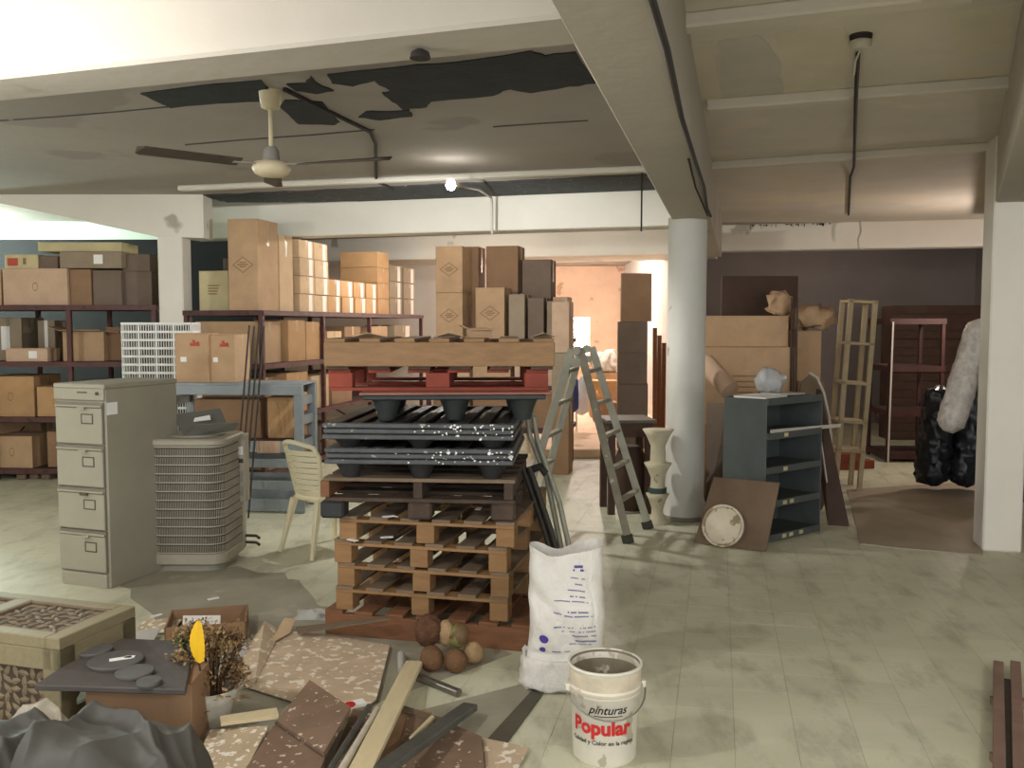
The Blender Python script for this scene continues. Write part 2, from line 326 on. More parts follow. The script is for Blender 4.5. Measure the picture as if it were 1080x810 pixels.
# joists of the right bay
for (a, b, lab) in (((753, 115), (1060, 92), 'shallow joist nearest to the ceiling rose'), ((752, 178), (1053, 158), 'middle shallow joist of the right bay'), ((700, 31), (960, 2), 'shallow joist at the top edge of the right bay')):
    a, b = xy(*a, HS-.07), xy(*b, HS-.07); d = (b-a).normalized(); p = Vector((-d.y, d.x))
    a2 = a-d*.05; b2 = b+d*.25
    beam('ceiling_joist', [a2, b2, b2+p*.12, a2+p*.12], lab, HS-.07, HS, 'paint_slab_pale_spotted')
a, b = xy(300, 196, HS-.05), xy(683, 180, HS-.05); d = (b-a).normalized(); p = Vector((-d.y, d.x))
beam('ceiling_joist', [a-d*1.2, b+d*.05, b+d*.05+p*.1, a-d*1.2+p*.1], 'thin pale lip beside the dark ceiling stripe', HS-.05, HS)
# bare patches on the slab
def patch(poly, label, mat='bare_slab', th=.008):
    P = [Z(x, y, HS) for x, y in poly]
    o = MB().prism(P, HS-th, HS+.001).build('bare_patch', mat, ceiling); o['label'] = label
def jag(poly, n=5, amp=1.6, seed=1):
    rr = random.Random(seed); out = []
    for i, a in enumerate(poly):
        b = poly[(i+1) % len(poly)]
        for k in range(n):
            t = k/n; j = 0 if k == 0 else amp
            out.append((a[0]+(b[0]-a[0])*t+rr.uniform(-j, j), a[1]+(b[1]-a[1])*t+rr.uniform(-j, j)*.6))
    return out
patch(jag([(345, 78), (420, 70), (480, 65), (560, 53), (575, 58), (607, 54), (628, 87), (600, 90), (560, 97), (538, 93), (520, 100), (455, 106), (450, 112), (425, 115), (413, 106), (403, 97), (412, 95), (395, 84), (372, 90), (350, 87)], 3), 'large bare dark patch of slab beside the long beam')
patch(jag([(148, 98), (200, 91), (275, 84), (283, 92), (278, 106), (230, 108), (180, 113), (165, 106)], 3, 1), 'bare dark strip left of the fan')
patch(jag([(295, 112), (300, 105), (340, 107), (358, 128), (352, 131), (315, 130), (308, 124)], 3, 1.2), 'small bare patch right of the fan mount')
patch(jag([(302, 88), (322, 87), (328, 80), (336, 88), (352, 95), (334, 98), (312, 95)], 3, 1), 'small bare patch above the fan mount')
patch(jag([(378, 123), (386, 117), (408, 117), (432, 115), (435, 122), (400, 126)], 3, 1), 'narrow bare chip below the large patch')
patch(jag([(208, 205.5), (330, 200.5), (450, 194.5), (560, 189), (686, 183), (696, 202), (600, 207), (450, 211), (330, 213), (240, 213)], 8, 1.1), 'long bare dark stripe along the back beam', 'bare_edge')
patch(jag([(757, 42), (800, 36), (822, 60), (826, 100), (790, 108), (762, 106)], 4, 2.5), 'greenish grey repainted patch in the right bay', 'stain_green', .007)
patch(jag([(815, 34), (890, 26), (898, 60), (890, 98), (828, 100), (822, 66)], 4, 2.5), 'yellowish stain near the ceiling rose', 'stain_yellow', .006)
patch(jag([(728, 46), (752, 42), (760, 106), (740, 108)], 3, 1.5), 'pale repainted strip beside the long beam', 'stain_pale', .007)
patch(jag([(1000, 12), (1070, 4), (1066, 50), (1010, 60)], 4, 2.5), 'yellowish damp stain in the right corner of the slab', 'stain_yellow', .007)
q4 = [at_y(cr0, cr1, -1.2), Vector((7.9, -1.2)), Vector((7.9, 12.6)), at_y(cr0, cr1, 12.6)]
MB().prism([(p.x-.1, p.y) for p in q4], HS-.004, HS+.01).build('right_bay_plate', 'paint_slab_pale_spotted', ceiling)  # thin plate giving the right bay a lighter ceiling tone
P = [Z(572, 716), Z(512, 815)]+[Z(x, y) for x, y in jag([(215, 812), (205, 700), (150, 640), (122, 612), (190, 594), (300, 604), (340, 640), (450, 660), (540, 690)], 7, 5, 3)]
sc = MB().prism(P, .0004, .0016).build('grey_floor_patch', 'grey_floor', floor); sc['label'] = 'plain grey patch over the tiles before the pallets'  # flat patch, greyer than the tiles around it
for k, pl_ in enumerate((((-5, 127), (60, 122.5), (120, 117.5), (182, 111.5)), ((195, 152), (260, 146.5), (330, 141.5), (395, 136)), ((520, 133), (570, 129.5), (620, 126.5)))):
    patch([(x, y) for x, y in pl_]+[(x, y+.9) for x, y in reversed(pl_)], 'thin crack line across the slab', 'bare_edge', .004)
rnd_ = random.Random(4); mbs = MB()
for k in range(26):
    u = rnd_.uniform(.35, 1.45); q = p0+dp*u; h_ = rnd_.uniform(.01, .05)*(2 if k % 8 == 0 else 1); w_ = rnd_.uniform(.006, .05 if h_ < .03 else .015); n_ = -pp*.013
    a_ = Vector((q.x+n_.x, q.y+n_.y, HS-.012)); e_ = Vector((dp.x, dp.y, 0))*w_
    mbs.add([a_, a_+e_, a_+e_*.8-Vector((0, 0, h_)), a_+e_*.1-Vector((0, 0, h_))], [(0, 1, 2, 3)])
stuff(mbs.build('dark_drips', 'bare_slab', bpy.data.objects[PBN]))
# columns
cb = Z(722, 551); cc = Vector((cb.x+.03, cb.y+.18, 0))
col = MB().lathe([(.19, 0), (.185, .12), (.168, .2), (.165, 1.2), (.168, HB+.02)], 32, cc).build('round_column', 'paint_column'); struct(col, 'round white column with scuffed foot')
MB().lathe([(.2, 0), (.198, .03), (.19, .04)], 32, cc).build('foot_ring', 'dirty_base', col)
f1, f2 = Z(1036, 581), Z(1072, 583); dx = (f2-f1); dx.z = 0; dx.normalize(); dy = Vector((-dx.y, dx.x, 0))
sp = MB().hexa([f1, f1+dx*.27, f1+dx*.27+dy*.3, f1+dy*.3], [v+Vector((0, 0, HS)) for v in (f1, f1+dx*.27, f1+dx*.27+dy*.3, f1+dy*.3)]).build('square_pillar', 'paint_beam', bevel=.012); struct(sp, 'square white pillar at the right edge')
lp = A(165.5, 250.5, 9.97)
struct(MB().box(lp.x, lp.x+.27, lp.y, lp.y+.28, 0, HS).build('square_pillar', 'paint_beam', bevel=.012), 'square white pillar behind the white slatted crate')
# walls
struct(MB().box(-9, -.1, 17.0, 17.25, 0, HS).build('wall_back', 'paint_wall'), 'pale back wall behind the carton racks')
struct(MB().box(-9, -3.2, 12.6, 12.8, 0, 2.88).build('wall_partition', 'wall_navy'), 'dark partition behind the left rack')
struct(MB().box(-9, -3.2, 12.58, 12.8, 2.88, HS).build('trim_1', 'paint_mint'), 'pale mint band above the dark partition')
struct(MB().box(2.6, 9, 15.8, 16.0, 0, HS).build('wall_store', 'wall_dim'), 'dim grey back wall of the right storeroom')
struct(MB().box(-9.2, -9, -1.5, 17, 0, HS).build('wall_left', 'paint_wall')); struct(MB().box(8, 8.2, -1.5, 17, 0, HS).build('wall_right', 'wall_dim'))
# lit corridor: raised floor, warm wall with a window
struct(MB().box(.25, 2.45, 11.6, 20.2, 0, .12).build('corridor_step', 'wall_warm', bevel=.01), 'raised pale floor of the lit corridor')
wy = 20.2
wl, wr = A(588, 340, wy).x, A(622, 340, wy).x; wz1, wz0 = A(600, 335, wy).z, A(600, 374, wy).z
mb = MB(); mb.box(-1.5, wl, wy, wy+.2, 0, 3.0); mb.box(wr, 4, wy, wy+.2, 0, 3.0); mb.box(wl, wr, wy, wy+.2, 0, wz0); mb.box(wl, wr, wy, wy+.2, wz1, 3.0)
struct(mb.build('wall_corridor', 'wall_warm'), 'warm lit plaster wall at the end of the corridor')
win = struct(MB().box(wl, wr, wy+.12, wy+.14, wz0, wz1).build('window_1', 'window_glow'), 'glaring daylight window at the end of the corridor')
fr = MB(); cx = (wl+wr)/2; cz = (wz0+wz1)/2
fr.box(cx-.015, cx+.015, wy+.05, wy+.1, wz0, wz1); fr.box(wl, wr, wy+.05, wy+.1, cz-.015, cz+.015); fr.build('window_frame', 'plastic_white', win)
l2, r2 = A(693, 340, wy).x, A(706, 340, wy).x
struct(MB().box(l2, r2, wy-.03, wy-.01, wz0+.0, wz0+.45).build('window_2', 'window_glow'), 'small bright window beside the carton column')
struct(MB().box(2.45, 2.6, 12.6, 20, 0, 3.0).build('wall_corridor_right', 'paint_wall'))
# ================================================================== CARTONS AND RACKS
def ring_poly(mb, pts, wd, y, flip=1): # outline of a polygon in the xz plane, at y
    n = len(pts); c = (sum(p[0] for p in pts)/n, sum(p[1] for p in pts)/n)
    inn = [(c[0]+(p[0]-c[0])*wd, c[1]+(p[1]-c[1])*wd) for p in pts]
    mb.add([(p[0], y, p[1]) for p in pts]+[(p[0], y, p[1]) for p in inn], [(i, (i+1) % n, n+(i+1) % n, n+i) for i in range(n)])
def carton(label, c, dims, rz=0., mat='card_tan', group=None, tape='tape', mark=None, side_tape=False, name='cardboard_box', open_=False, note=None):
    w_, d_, h_ = dims; t = thing(name, label, 'box', c, rz, group)
    if open_:
        mb = MB(); e = .008
        mb.box(-w_/2, w_/2, -d_/2, d_/2, 0, e); mb.box(-w_/2, w_/2, -d_/2, -d_/2+e, e, h_); mb.box(-w_/2, w_/2, d_/2-e, d_/2, e, h_); mb.box(-w_/2, -w_/2+e, -d_/2+e, d_/2-e, e, h_); mb.box(w_/2-e, w_/2, -d_/2+e, d_/2-e, e, h_)
        mb.build('body', mat, t)
        for (a, b, o) in (((-w_/2, -d_/2), (w_/2, -d_/2), (0, -.5)), ((-w_/2, d_/2), (w_/2, d_/2), (0, .5)), ((-w_/2, -d_/2), (-w_/2, d_/2), (-.5, 0)), ((w_/2, -d_/2), (w_/2, d_/2), (.5, 0))):
            L_ = d_*.42 if o[0] == 0 else w_*.42; up = random.uniform(-.1, .5)*L_
            P = [Vector((a[0], a[1], h_)), Vector((b[0], b[1], h_)), Vector((b[0]+o[0]*2*L_*.85, b[1]+o[1]*2*L_*.85, h_+up)), Vector((a[0]+o[0]*2*L_*.85, a[1]+o[1]*2*L_*.85, h_+up))]
            MB().sheet(P, .006).build('flap', mat, t)
        return t
    body = MB().box(-w_/2, w_/2, -d_/2, d_/2, 0, h_-.005).build('body', mat, t, bevel=.004)
    for s in (-1, 1):
        MB().box(-w_/2, w_/2, .003 if s > 0 else -d_/2, d_/2 if s > 0 else -.003, h_-.005, h_).build('flap', mat, t)
    if tape:
        tw = min(.05, .16*min(w_, d_)); mb = MB()
        mb.box(-w_/2-.001, w_/2+.001, -tw/2, tw/2, h_-.001, h_+.001)
        for s in (-1, 1): mb.box(s*(w_/2)-.0015, s*(w_/2)+.0015, -tw/2, tw/2, h_*.72, h_+.001)
        mb.build('tape', tape, t)
    if side_tape:
        MB().box(-.5*min(.06, w_*.2), .5*min(.06, w_*.2), -d_/2-.002, -d_/2+.001, 0, h_).build('label_strip', 'tape_white', body)
        MB().box(w_/2-.001, w_/2+.002, d_*.12, d_*.36, h_*.04, h_*.96).build('label_strip', 'tape_white', body)
    y = -d_/2-.0012
    if mark == 'diamond':
        mb = MB(); r = min(w_*.36, h_*.25); cz = h_*.5
        ring_poly(mb, [(-r, cz), (0, cz-r*.72), (r, cz), (0, cz+r*.72)], .9, y)
        ring_poly(mb, [(-r*.85, cz), (0, cz-r*.6), (r*.85, cz), (0, cz+r*.6)], .95, y)
        for k, (ww, zz) in enumerate(((.3, .2), (.5, .02), (.3, -.16))): mb.box(-r*ww, r*ww, y-.0003, y, cz+r*zz-.006, cz+r*zz+.006)
        mb.build('printed_mark', 'print_brown', body)
    elif mark == 'square':
        mb = MB(); r = w_*.22; ring_poly(mb, [(-r, h_*.5), (r, h_*.5), (r, h_*.72), (-r, h_*.72)], .88, y); ring_poly(mb, [(-r*.9, h_*.6), (r*.9, h_*.6), (r*.9, h_*.62), (-r*.9, h_*.62)], .5, y); mb.build('printed_mark', 'print_brown', body)
    elif mark == 'drop':
        mb = MB(); ring_poly(mb, [(.03*math.cos(a*.7), h_*.5+.05*math.sin(a*.7)) for a in range(9)], .8, y); mb.build('printed_mark', 'print_brown', body)
    elif mark == 'red':
        mb = MB()
        for (x, z, rw, rh) in ((0, .74, .10, .018), (.01, .78, .07, .018), (-.01, .82, .03, .02), (.03, .765, .02, .03), (-.035, .765, .02, .02)): mb.add([(w_*.1+x-rw/2, y, h_*z), (w_*.1+x+rw/2, y, h_*z), (w_*.1+x+rw/2*.8, y, h_*z+rh), (w_*.1+x-rw/2*.7, y, h_*z+rh)], [(0, 1, 2, 3)])
        mb.build('printed_mark', 'print_red', body)
        MB().box(-w_*.34, -w_*.16, y-.001, y, h_*.42, h_*.52).build('paper_label', 'paper', body)
    elif mark == 'label':
        MB().box(w_*.05, w_*.05+min(.1, w_*.2), y-.001, y, h_*.25, h_*.8).build('paper_label', 'paper', body)
    elif mark == 'redlabel':
        MB().box(-w_*.42, -w_*.1, y-.001, y, h_*.2, h_*.75).build('printed_mark', 'print_red', body)
        MB().box(w_*.05, w_*.14, y-.001, y, h_*.3, h_*.75).build('printed_mark', 'print_brown', body)
    elif mark == 'lines':
        mb = MB()
        for k in range(4): mb.box(-w_*.2, w_*.2*(1-.15*k), y-.0005, y, h_*(.62-.07*k), h_*(.62-.07*k)+.012)
        mb.build('printed_mark', 'print_brown', body)
    return t
def cart(label, x0, x1, y0, y1, Y, dep, mat='card_tan', zb=None, rz=0., **k):
    """front face spans these photo pixels at distance Y; zb snaps the base onto what carries it"""
    a, b = A(x0, (y0+y1)/2, Y), A(x1, (y0+y1)/2, Y); zt = A((x0+x1)/2, y0, Y).z; z0 = A((x0+x1)/2, y1, Y).z if zb is None else zb
    W_ = (b.x-a.x); c = Vector(((a.x+b.x)/2, Y, z0))+Vector((-math.sin(rz), math.cos(rz), 0))*dep/2
    return carton(label, c, (W_, dep, max(.03, zt-z0)), rz, mat, **k)

def rack(label, loc, rz, W_, D_, zs, posts, mat='rack_red', post_h=None, ps=.05, name='storage_rack', back=True, shelf='rack_shelf', edge=.055):
    """shelving in local coordinates: x 0..W along the front, y 0..D to the back; posts: x positions"""
    t = thing(name, label, 'rack', loc, rz); H_ = post_h or max(zs)
    for x in posts:
        for y in (0, D_):
            MB().box(x-ps/2, x+ps/2, y-ps/2, y+ps/2, 0, H_).build('post', mat, t, bevel=.004)
        MB().bar((x, .02, .25), (x, D_-.02, .7), .02, .008, (1, 0, 0)).build('brace', mat, t)
    for z in zs:
        MB().box(.0, W_, -.005, D_+.005, z-.02, z).build('shelf', shelf, t)
        for y in (-.012-ps/2, D_+ps/2):
            MB().box(-.02, W_+.02, y, y+.012, z-edge, z).build('rail', mat, t)
        for x in (-ps/2-.01, W_+ps/2):
            MB().box(x, x+.01, -ps/2, D_+ps/2, z-edge, z).build('end_rail', mat, t)
    return t
# ---- left rack
YL = 9.98; xl = A(75, 400, YL).x; LS = (1.93, 1.31, .70, .13)
rack('dark red steel rack of cartons at the far left', (-7.0, YL, 0), 0, xl+.95+7.0, 1.0, LS, (0, 1.3, xl+7.0, xl+.95+7.0-.02))
Tl, Ll = LS[0], 'on the left rack'
cart('wide plain tan carton on the top shelf of the left rack', 3, 71, 283, 320, YL+.05, .7, 'card_pink', Tl, mark='drop')
cart('tan carton cut by the left picture edge on the top rack shelf', -60, 1, 284, 320, YL+.05, .7, 'card_tan', Tl)
cart('dim brown carton right of the wide tan one on the left rack', 74, 96, 284, 320, YL+.1, .6, 'card_brown', Tl)
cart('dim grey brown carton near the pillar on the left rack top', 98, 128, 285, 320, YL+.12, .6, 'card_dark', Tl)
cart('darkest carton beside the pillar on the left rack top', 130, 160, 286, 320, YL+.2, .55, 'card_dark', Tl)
zt = A(36, 283, YL+.05).z
cart('small pale carton with red print on top of the wide tan carton', 5, 40, 268.5, 283, YL+.1, .4, 'card_yellow', zt, mark='redlabel')
cart('small dark purple box beside the red printed carton', 41.5, 61, 270, 283, YL+.12, .4, 'card_dark', zt)
cart('long flat greyish carton with white label on the left rack', 63, 128, 265, 284, YL+.08, .5, 'card_grey', zt+.004, mark='label')
cart('long flat dim carton next to the pillar, top of the left rack', 129, 158, 268, 285, YL+.2, .5, 'card_dark', A(145, 286, YL+.2).z)
z2 = A(95, 265, YL+.08).z+.003
cart('long yellowish flat carton lying highest on the left rack', 40, 128, 255.5, 265, YL+.13, .45, 'card_yellow', z2)
z2 = LS[1]
cart('grey carton at the left edge of the second shelf', -25, 23, 335, 380, YL+.35, .5, 'card_grey', z2, mark='label')
cart('shallow open tan tray with paper label on the second shelf', 6, 50, 367.5, 381, YL+.03, .28, 'card_pink', z2, mark='label')
cart('small pale grey carton behind the tray on the second shelf', 40, 58, 338, 381, YL+.5, .3, 'card_grey', z2, side_tape=True)
p = A(91, 381, YL+.3); carton('open tan carton with raised flaps beside the rack post', (p.x, p.y+.1, z2), (.44, .4, .33), .1, 'card_tan', open_=True)
cart('dark carton behind the open one on the second shelf', 112, 150, 345, 381, YL+.35, .5, 'card_brown', z2)
z2 = LS[2]
cart('large square tan carton on the third shelf of the left rack', -14, 36, 397, 440, YL+.04, .6, 'card_orange', z2, mark='drop')
cart('tan carton peeking out behind the filing cabinet on the third shelf', 39, 78, 408, 440, YL+.05, .5, 'card_orange', z2, mark='drop')
cart('plain carton hidden mostly by the cabinet on the third shelf', 82, 130, 402, 440, YL+.1, .5, 'card_brown', z2)
z2 = LS[3]
cart('tan carton on the lowest shelf with its shaded side showing', -10, 35, 460, 498, YL+.03, .45, 'card_tan', z2, rz=-.08, mark='drop')
cart('upright carton half behind the cabinet on the lowest shelf', 50, 80, 455, 498, YL+.1, .4, 'card_brown', z2)
cart('flat brown carton lying behind on the lowest shelf', -30, 44, 446, 498, YL+.6, .3, 'card_brown', z2)
for k, px in enumerate((3, 16, 31, 47, 60)):
    p = Z(px, 512); tag(MB().cbox((p.x, YL+.12+(k % 2)*.03, .036), (.11, .2, .07), random.uniform(-.2, .2)).build('wood_block', 'wood_worn', bevel=.012), ('first', 'second', 'third', 'fourth', 'fifth')[k]+' wooden block from the left under the left rack', 'block', 'wooden blocks under the left rack')
# ---- middle rack, runs back along the building
YM = 9.8; xm = A(277, 400, YM).x; MS = (1.87, 1.29, .69, .1)
rk = rack('dark red steel rack running back from the big tall carton', (xm, YM, 0), math.pi/2+YAW, 5.4, .9, MS, (0, 1.55, 3.1, 5.38))
def RM(u, v, z): return Vector((xm, YM, z))+E1*u-E2*v      # u away from the camera, v to the left
def rm(label, u0, u1, v0, v1, zb, h, mat='card_tan', **k):
    return carton(label, RM((u0+u1)/2, (v0+v1)/2, zb), (v1-v0, u1-u0, h), YAW, mat, **k)
rm('tallest carton with a diamond mark standing on the rack corner', .03, .5, .05, .40, MS[0], .98, 'card_tan', mark='diamond')
rm('tall carton right behind the one with the diamond mark', .53, .86, .05, .4, MS[0], .86, 'card_pale')
rm('yellowish carton in shade between pillar and tallest carton', .2, .6, .5, .86, MS[0], .44, 'card_yellow', mark='lines')
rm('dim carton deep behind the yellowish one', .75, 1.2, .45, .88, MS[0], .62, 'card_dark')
ORD = ('bottom', 'second', 'third', 'fourth', 'top')
CNT = ('first', 'second', 'third', 'fourth', 'fifth', 'sixth')
hh = .212
for ci, n in enumerate((4, 4, 2, 2, 2, 2)):
    u = .96+ci*.415
    for r_ in range(n):
        jit = random.uniform(-.012, .012)
        rm('small tan carton, %s row of the %s column behind the tall cartons' % (ORD[r_], CNT[ci]), u, u+.395, .02+jit, .34+jit, MS[0]+r_*hh, hh-.003, 'card_pale' if ci < 2 else 'card_orange', side_tape=True, name='small_cardboard_box', group='small cartons on the rack')
for r_ in range(4):
    rm('wide tan carton, %s of the four stacked behind the small ones' % ORD[r_ if r_ < 3 else 4], 3.5, 3.95, .02, .6, MS[0]+r_*.225, .222, 'card_orange', group='wide cartons stacked on the rack')
for ci in range(2):
    for r_ in range(3):
        rm('greyish carton with white label strip, %s row of the %s far stack' % (ORD[r_], CNT[ci]), 4.02+ci*.62, 4.55+ci*.62, .03, .5, MS[0]+r_*.25, .246, 'card_grey', side_tape=True, group='far greyish cartons on the rack')
rm('big plain tan carton on the second shelf left of the corner post', .05, .6, .08, .82, MS[1], .46, 'card_tan')
rm('tall tan carton with square print beside the corner post', .66, 1.1, .02, .45, MS[1], .48, 'card_orange', mark='square')
rm('tan carton with square print, second from the corner post', 1.12, 1.5, .02, .45, MS[1], .46, 'card_orange', mark='square')
rm('pale small carton on the second shelf deep in the rack', 1.75, 2.2, .03, .4, MS[1], .34, 'card_pale')
rm('brown carton on the second shelf in the middle of the rack', 2.3, 2.85, .03, .5, MS[1], .4, 'card_brown')
rm('tan carton with tape on the second shelf near the far end', 3.25, 3.9, .03, .5, MS[1], .4, 'card_tan')
rm('greyish carton at the far end of the second shelf', 4.2, 5.0, .03, .5, MS[1], .42, 'card_grey', side_tape=True)
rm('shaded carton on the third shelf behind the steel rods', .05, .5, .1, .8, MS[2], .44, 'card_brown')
rm('tan carton with tape behind the blue grey rack', .6, 1.15, .02, .5, MS[2], .47, 'card_orange')
rm('pale carton on the third shelf next to the black pallets', 1.25, 1.75, .02, .4, MS[2], .4, 'card_pale')
rm('brown carton on the third shelf deep in the rack', 1.85, 2.5, .02, .5, MS[2], .42, 'card_brown')
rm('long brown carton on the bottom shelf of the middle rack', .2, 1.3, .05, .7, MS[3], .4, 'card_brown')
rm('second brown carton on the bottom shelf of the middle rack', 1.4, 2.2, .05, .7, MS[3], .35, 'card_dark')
# ---- rack behind the pallet stack
YR = 10.9; xr = A(452, 400, YR).x; RS = (1.55, 1.0, .5)
rack('dark red rack hidden behind the stack of pallets', (xr, YR, 0), YAW, 1.62, .85, RS, (0, 1.6))
for k, (y0, y1) in enumerate(((425, 520), (372, 424), (318, 371))):
    zz0 = (0, A(593, 425, 10.35).z, A(593, 372, 10.35).z)[k]; zz1 = A(593, y0, 10.35).z
    carton('upright carton, %s of the stack between top pallet and corridor' % ('bottom', 'middle', 'top')[k], (A(594, 400, 10.35).x, 10.5, zz0), (.2, .3, zz1-zz0-.002), YAW, ('card_brown', 'card_grey', 'card_pink')[k], group='cartons at the corridor corner', tape='tape_white')
def RR(u, v, z): return Vector((xr, YR, z))+E2*u+E1*v
def rr_(label, u0, u1, v0, v1, zb, h, mat='card_tan', **k):
    return carton(label, RR((u0+u1)/2, (v0+v1)/2, zb), (u1-u0, v1-v0, h), YAW, mat, **k)
T = RS[0]
rr_('lower carton of the pair with diamond marks behind the pallets', .09, .42, .02, .42, T, .545, 'card_tan', mark='diamond')
rr_('upper carton of the pair with diamond marks behind the pallets', .09, .42, .02, .42, T+.547, .545, 'card_tan', mark='diamond')
rr_('tan carton standing behind the pair with diamond marks', .12, .5, .45, .8, T, 1.12, 'card_brown')
rr_('shorter carton with a diamond mark in the middle of the group', .58, .93, .02, .4, T, .6, 'card_tan', mark='diamond')
rr_('dark topmost carton under the bulb bracket', .6, 1.0, .44, .84, T+.56, .56, 'card_brown')
rr_('carton carrying the dark topmost one', .6, 1.0, .44, .84, T, .557, 'card_dark')
for k in range(3):
    rr_('narrow upright carton, %s of three beside the lit corridor' % CNT[k], .98+k*.22, 1.17+k*.22, .03+k*.04, .4+k*.04, T, .52-.04*k, 'card_dark' if k % 2 else 'card_grey', group='narrow cartons by the corridor', tape='tape_white')
rr_('tall dim carton behind the narrow upright ones', 1.05, 1.4, .47, .82, T, .95, 'card_dark')
rr_('pinkish tall carton at the end of the group by the corridor', 1.42, 1.6, .5, .84, T, .5, 'card_pink')
for k, (u0, u1) in enumerate(((.05, .5), (.54, 1.0), (1.05, 1.55))):
    rr_('%s carton on the middle shelf behind the pallets' % CNT[k], u0, u1, .03, .5, RS[1], .44, ('card_pale', 'card_tan', 'card_pink')[k], group='cartons seen through the pallets')
    rr_('%s carton on the lowest shelf behind the pallets' % CNT[k], u0, u1, .03, .5, RS[2], .4, 'card_brown', group='cartons behind the pallets')
p = RR(.52, -.0, T)
# ---- stack of dark cartons beside the corridor
YS = 11.3; zb = .12
for k, (y0, y1, x0, x1) in enumerate(((405, 452, 653, 685), (372, 404, 653, 684), (339, 371, 653, 684), (288, 338, 656, 688))):
    z1 = A(668, y0, YS+.35).z; x0w = A(x0, 400, YS+.35).x; x1w = A(x1, 400, YS+.35).x
    carton('dark upright carton, %s of the column beside the lit corridor' % ('bottom', 'second', 'third', 'top')[k], ((x0w+x1w)/2, YS+.55, zb), (x1w-x0w, .4, z1-zb-.002), -.1, 'card_dark' if k < 3 else 'card_brown', group='column of dark cartons', tape='tape_white', name='cardboard_box')
    zb = z1
# ================================================================== MIDDLE DISTANCE
# ---- four-drawer filing cabinet
f1, f2 = Z(63.7, 615), Z(109.6, 620.7); d = (f2-f1); rz = math.atan2(d.y, d.x); W_, D_, H_ = .415, .68, 1.335
t = thing('filing_cabinet', 'tall grey beige four drawer steel filing cabinet', 'cabinet', f1, rz)
MB().box(0, W_, .012, D_, 0, H_-.03).build('body', 'steel_cabinet', t, bevel=.006)
MB().box(-.004, W_+.004, -.004, D_+.004, H_-.03, H_).build('top', 'steel_cabinet', t, bevel=.005)
MB().box(0, W_, -.006, .012, H_-.105, H_-.03).build('header', 'steel_cabinet', t, bevel=.003)
MB().box(.2, .28, -.008, -.006, H_-.06, H_-.05).build('nameplate', 'cabinet_line', t)
MB().lathe([(.011, 0), (.011, .01)], 12, m=Matrix.Translation((W_-.05, -.006, H_-.06)) @ Matrix.Rotation(math.pi/2, 4, 'X')).build('lock', 'cabinet_line', t)
MB().box(.02, W_-.02, -.002, .012, 0, .09).build('plinth', 'steel_cabinet', t, bevel=.003)
for k in range(4):
    z0 = .1+k*.28; z1 = z0+.275
    MB().box(.014, W_-.014, -.002, .012, z0, z1).build('drawer_gap', 'cabinet_gap', t)
    dr_ = MB().box(.016, W_-.016, -.012, .0, z0+.006, z1-.035).build('drawer', 'steel_cabinet', t, bevel=.004)
    MB().box(.016, W_-.016, -.02, 0., z1-.03, z1-.016).build('pull_lip', 'steel_cabinet', dr_, bevel=.003)
    mb = MB(); x, z = W_*.68, z0+.17
    mb.box(x-.048, x+.048, -.016, -.012, z+.026, z+.033); mb.box(x-.048, x+.048, -.016, -.012, z-.033, z-.026); mb.box(x-.048, x-.042, -.016, -.012, z-.026, z+.026); mb.box(x+.042, x+.048, -.016, -.012, z-.026, z+.026)
    mb.build('label_holder', 'cabinet_line', dr_)
    MB().box(x-.042, x+.042, -.0135, -.012, z-.026, z+.026).build('label_card', 'steel_cabinet', dr_)
    MB().box(W_*.52, W_*.66, -.03, -.012, z1-.045, z1-.028).build('latch', 'cabinet_line' if k in (1,) else 'steel_cabinet', dr_)
MB().box(W_-.0005, W_+.002, .02, .11, H_-.2, H_-.12).build('sticker', 'paper', t)
# ---- air conditioner condenser
pc = Vector((-2.27, 6.5, 0)); t = thing('condenser_unit', 'beige outdoor air conditioner condenser with wire louvre grille', 'air conditioner', pc, math.radians(-1))
def rsq(hw, r, n=6):
    out = []
    for q, (sx, sy) in enumerate(((1, 1), (-1, 1), (-1, -1), (1, -1))):
        for k in range(n+1):
            a = q*math.pi/2+k/n*math.pi/2; out.append((sx*(hw-r)+r*math.cos(a), sy*(hw-r)+r*math.sin(a)))
    return out
HW, HH = .275, .93
MB().prism(rsq(HW-.015, .11), .1, HH-.06).build('coil', 'ac_dark', t)
MB().prism(rsq(HW+.005, .12), .05, .13).build('base_pan', 'ac_beige', t, bevel=.008)
MB().prism(rsq(HW-.03, .12), .0, .05).build('foot', 'ac_plate', t)
MB().prism(rsq(HW+.012, .125), HH-.05, HH).build('top_cover', 'ac_beige', t, bevel=.012)
MB().lathe([(.2, 0), (.21, .012), (.19, .014)], 28, (0, 0, HH)).build('fan_guard', 'ac_plate', t)
n_b = 12
for k in range(n_b+1):
    z = .135+k*(HH-.19)/n_b; P = rsq(HW, .115); N_ = len(P)
    mb = MB(); mb.rings([[Vector((p[0], p[1], z-.004)) for p in P], [Vector((p[0], p[1], z+.004)) for p in P]], False); mb.build('louvre_band', 'ac_beige', t)
    mb = MB(); mb.rings([[Vector((p[0], p[1], z-.012)) for p in P], [Vector((p[0], p[1], z-.004)) for p in P]], False); mb.build('band_shade', 'ac_dark', t)  # dark ring painted as the shade below each louvre band
mb = MB(); P = rsq(HW-.003, .115, 5); per = []
for i in range(len(P)):
    a = Vector(P[i]); b = Vector(P[(i+1) % len(P)]); L_ = (b-a).length; m_ = max(1, int(L_/.0105))
    per += [a+(b-a)*(q/m_) for q in range(m_)]
for p in per: mb.bar((p.x, p.y, .13), (p.x, p.y, HH-.05), .004, .0035, (p.x, p.y, 0))
stuff(mb.build('louvre_wires', 'ac_beige', t))
MB().box(HW-.07, HW+.045, .1, .2, .42, HH-.01).build('service_panel', 'ac_beige', t, bevel=.006)
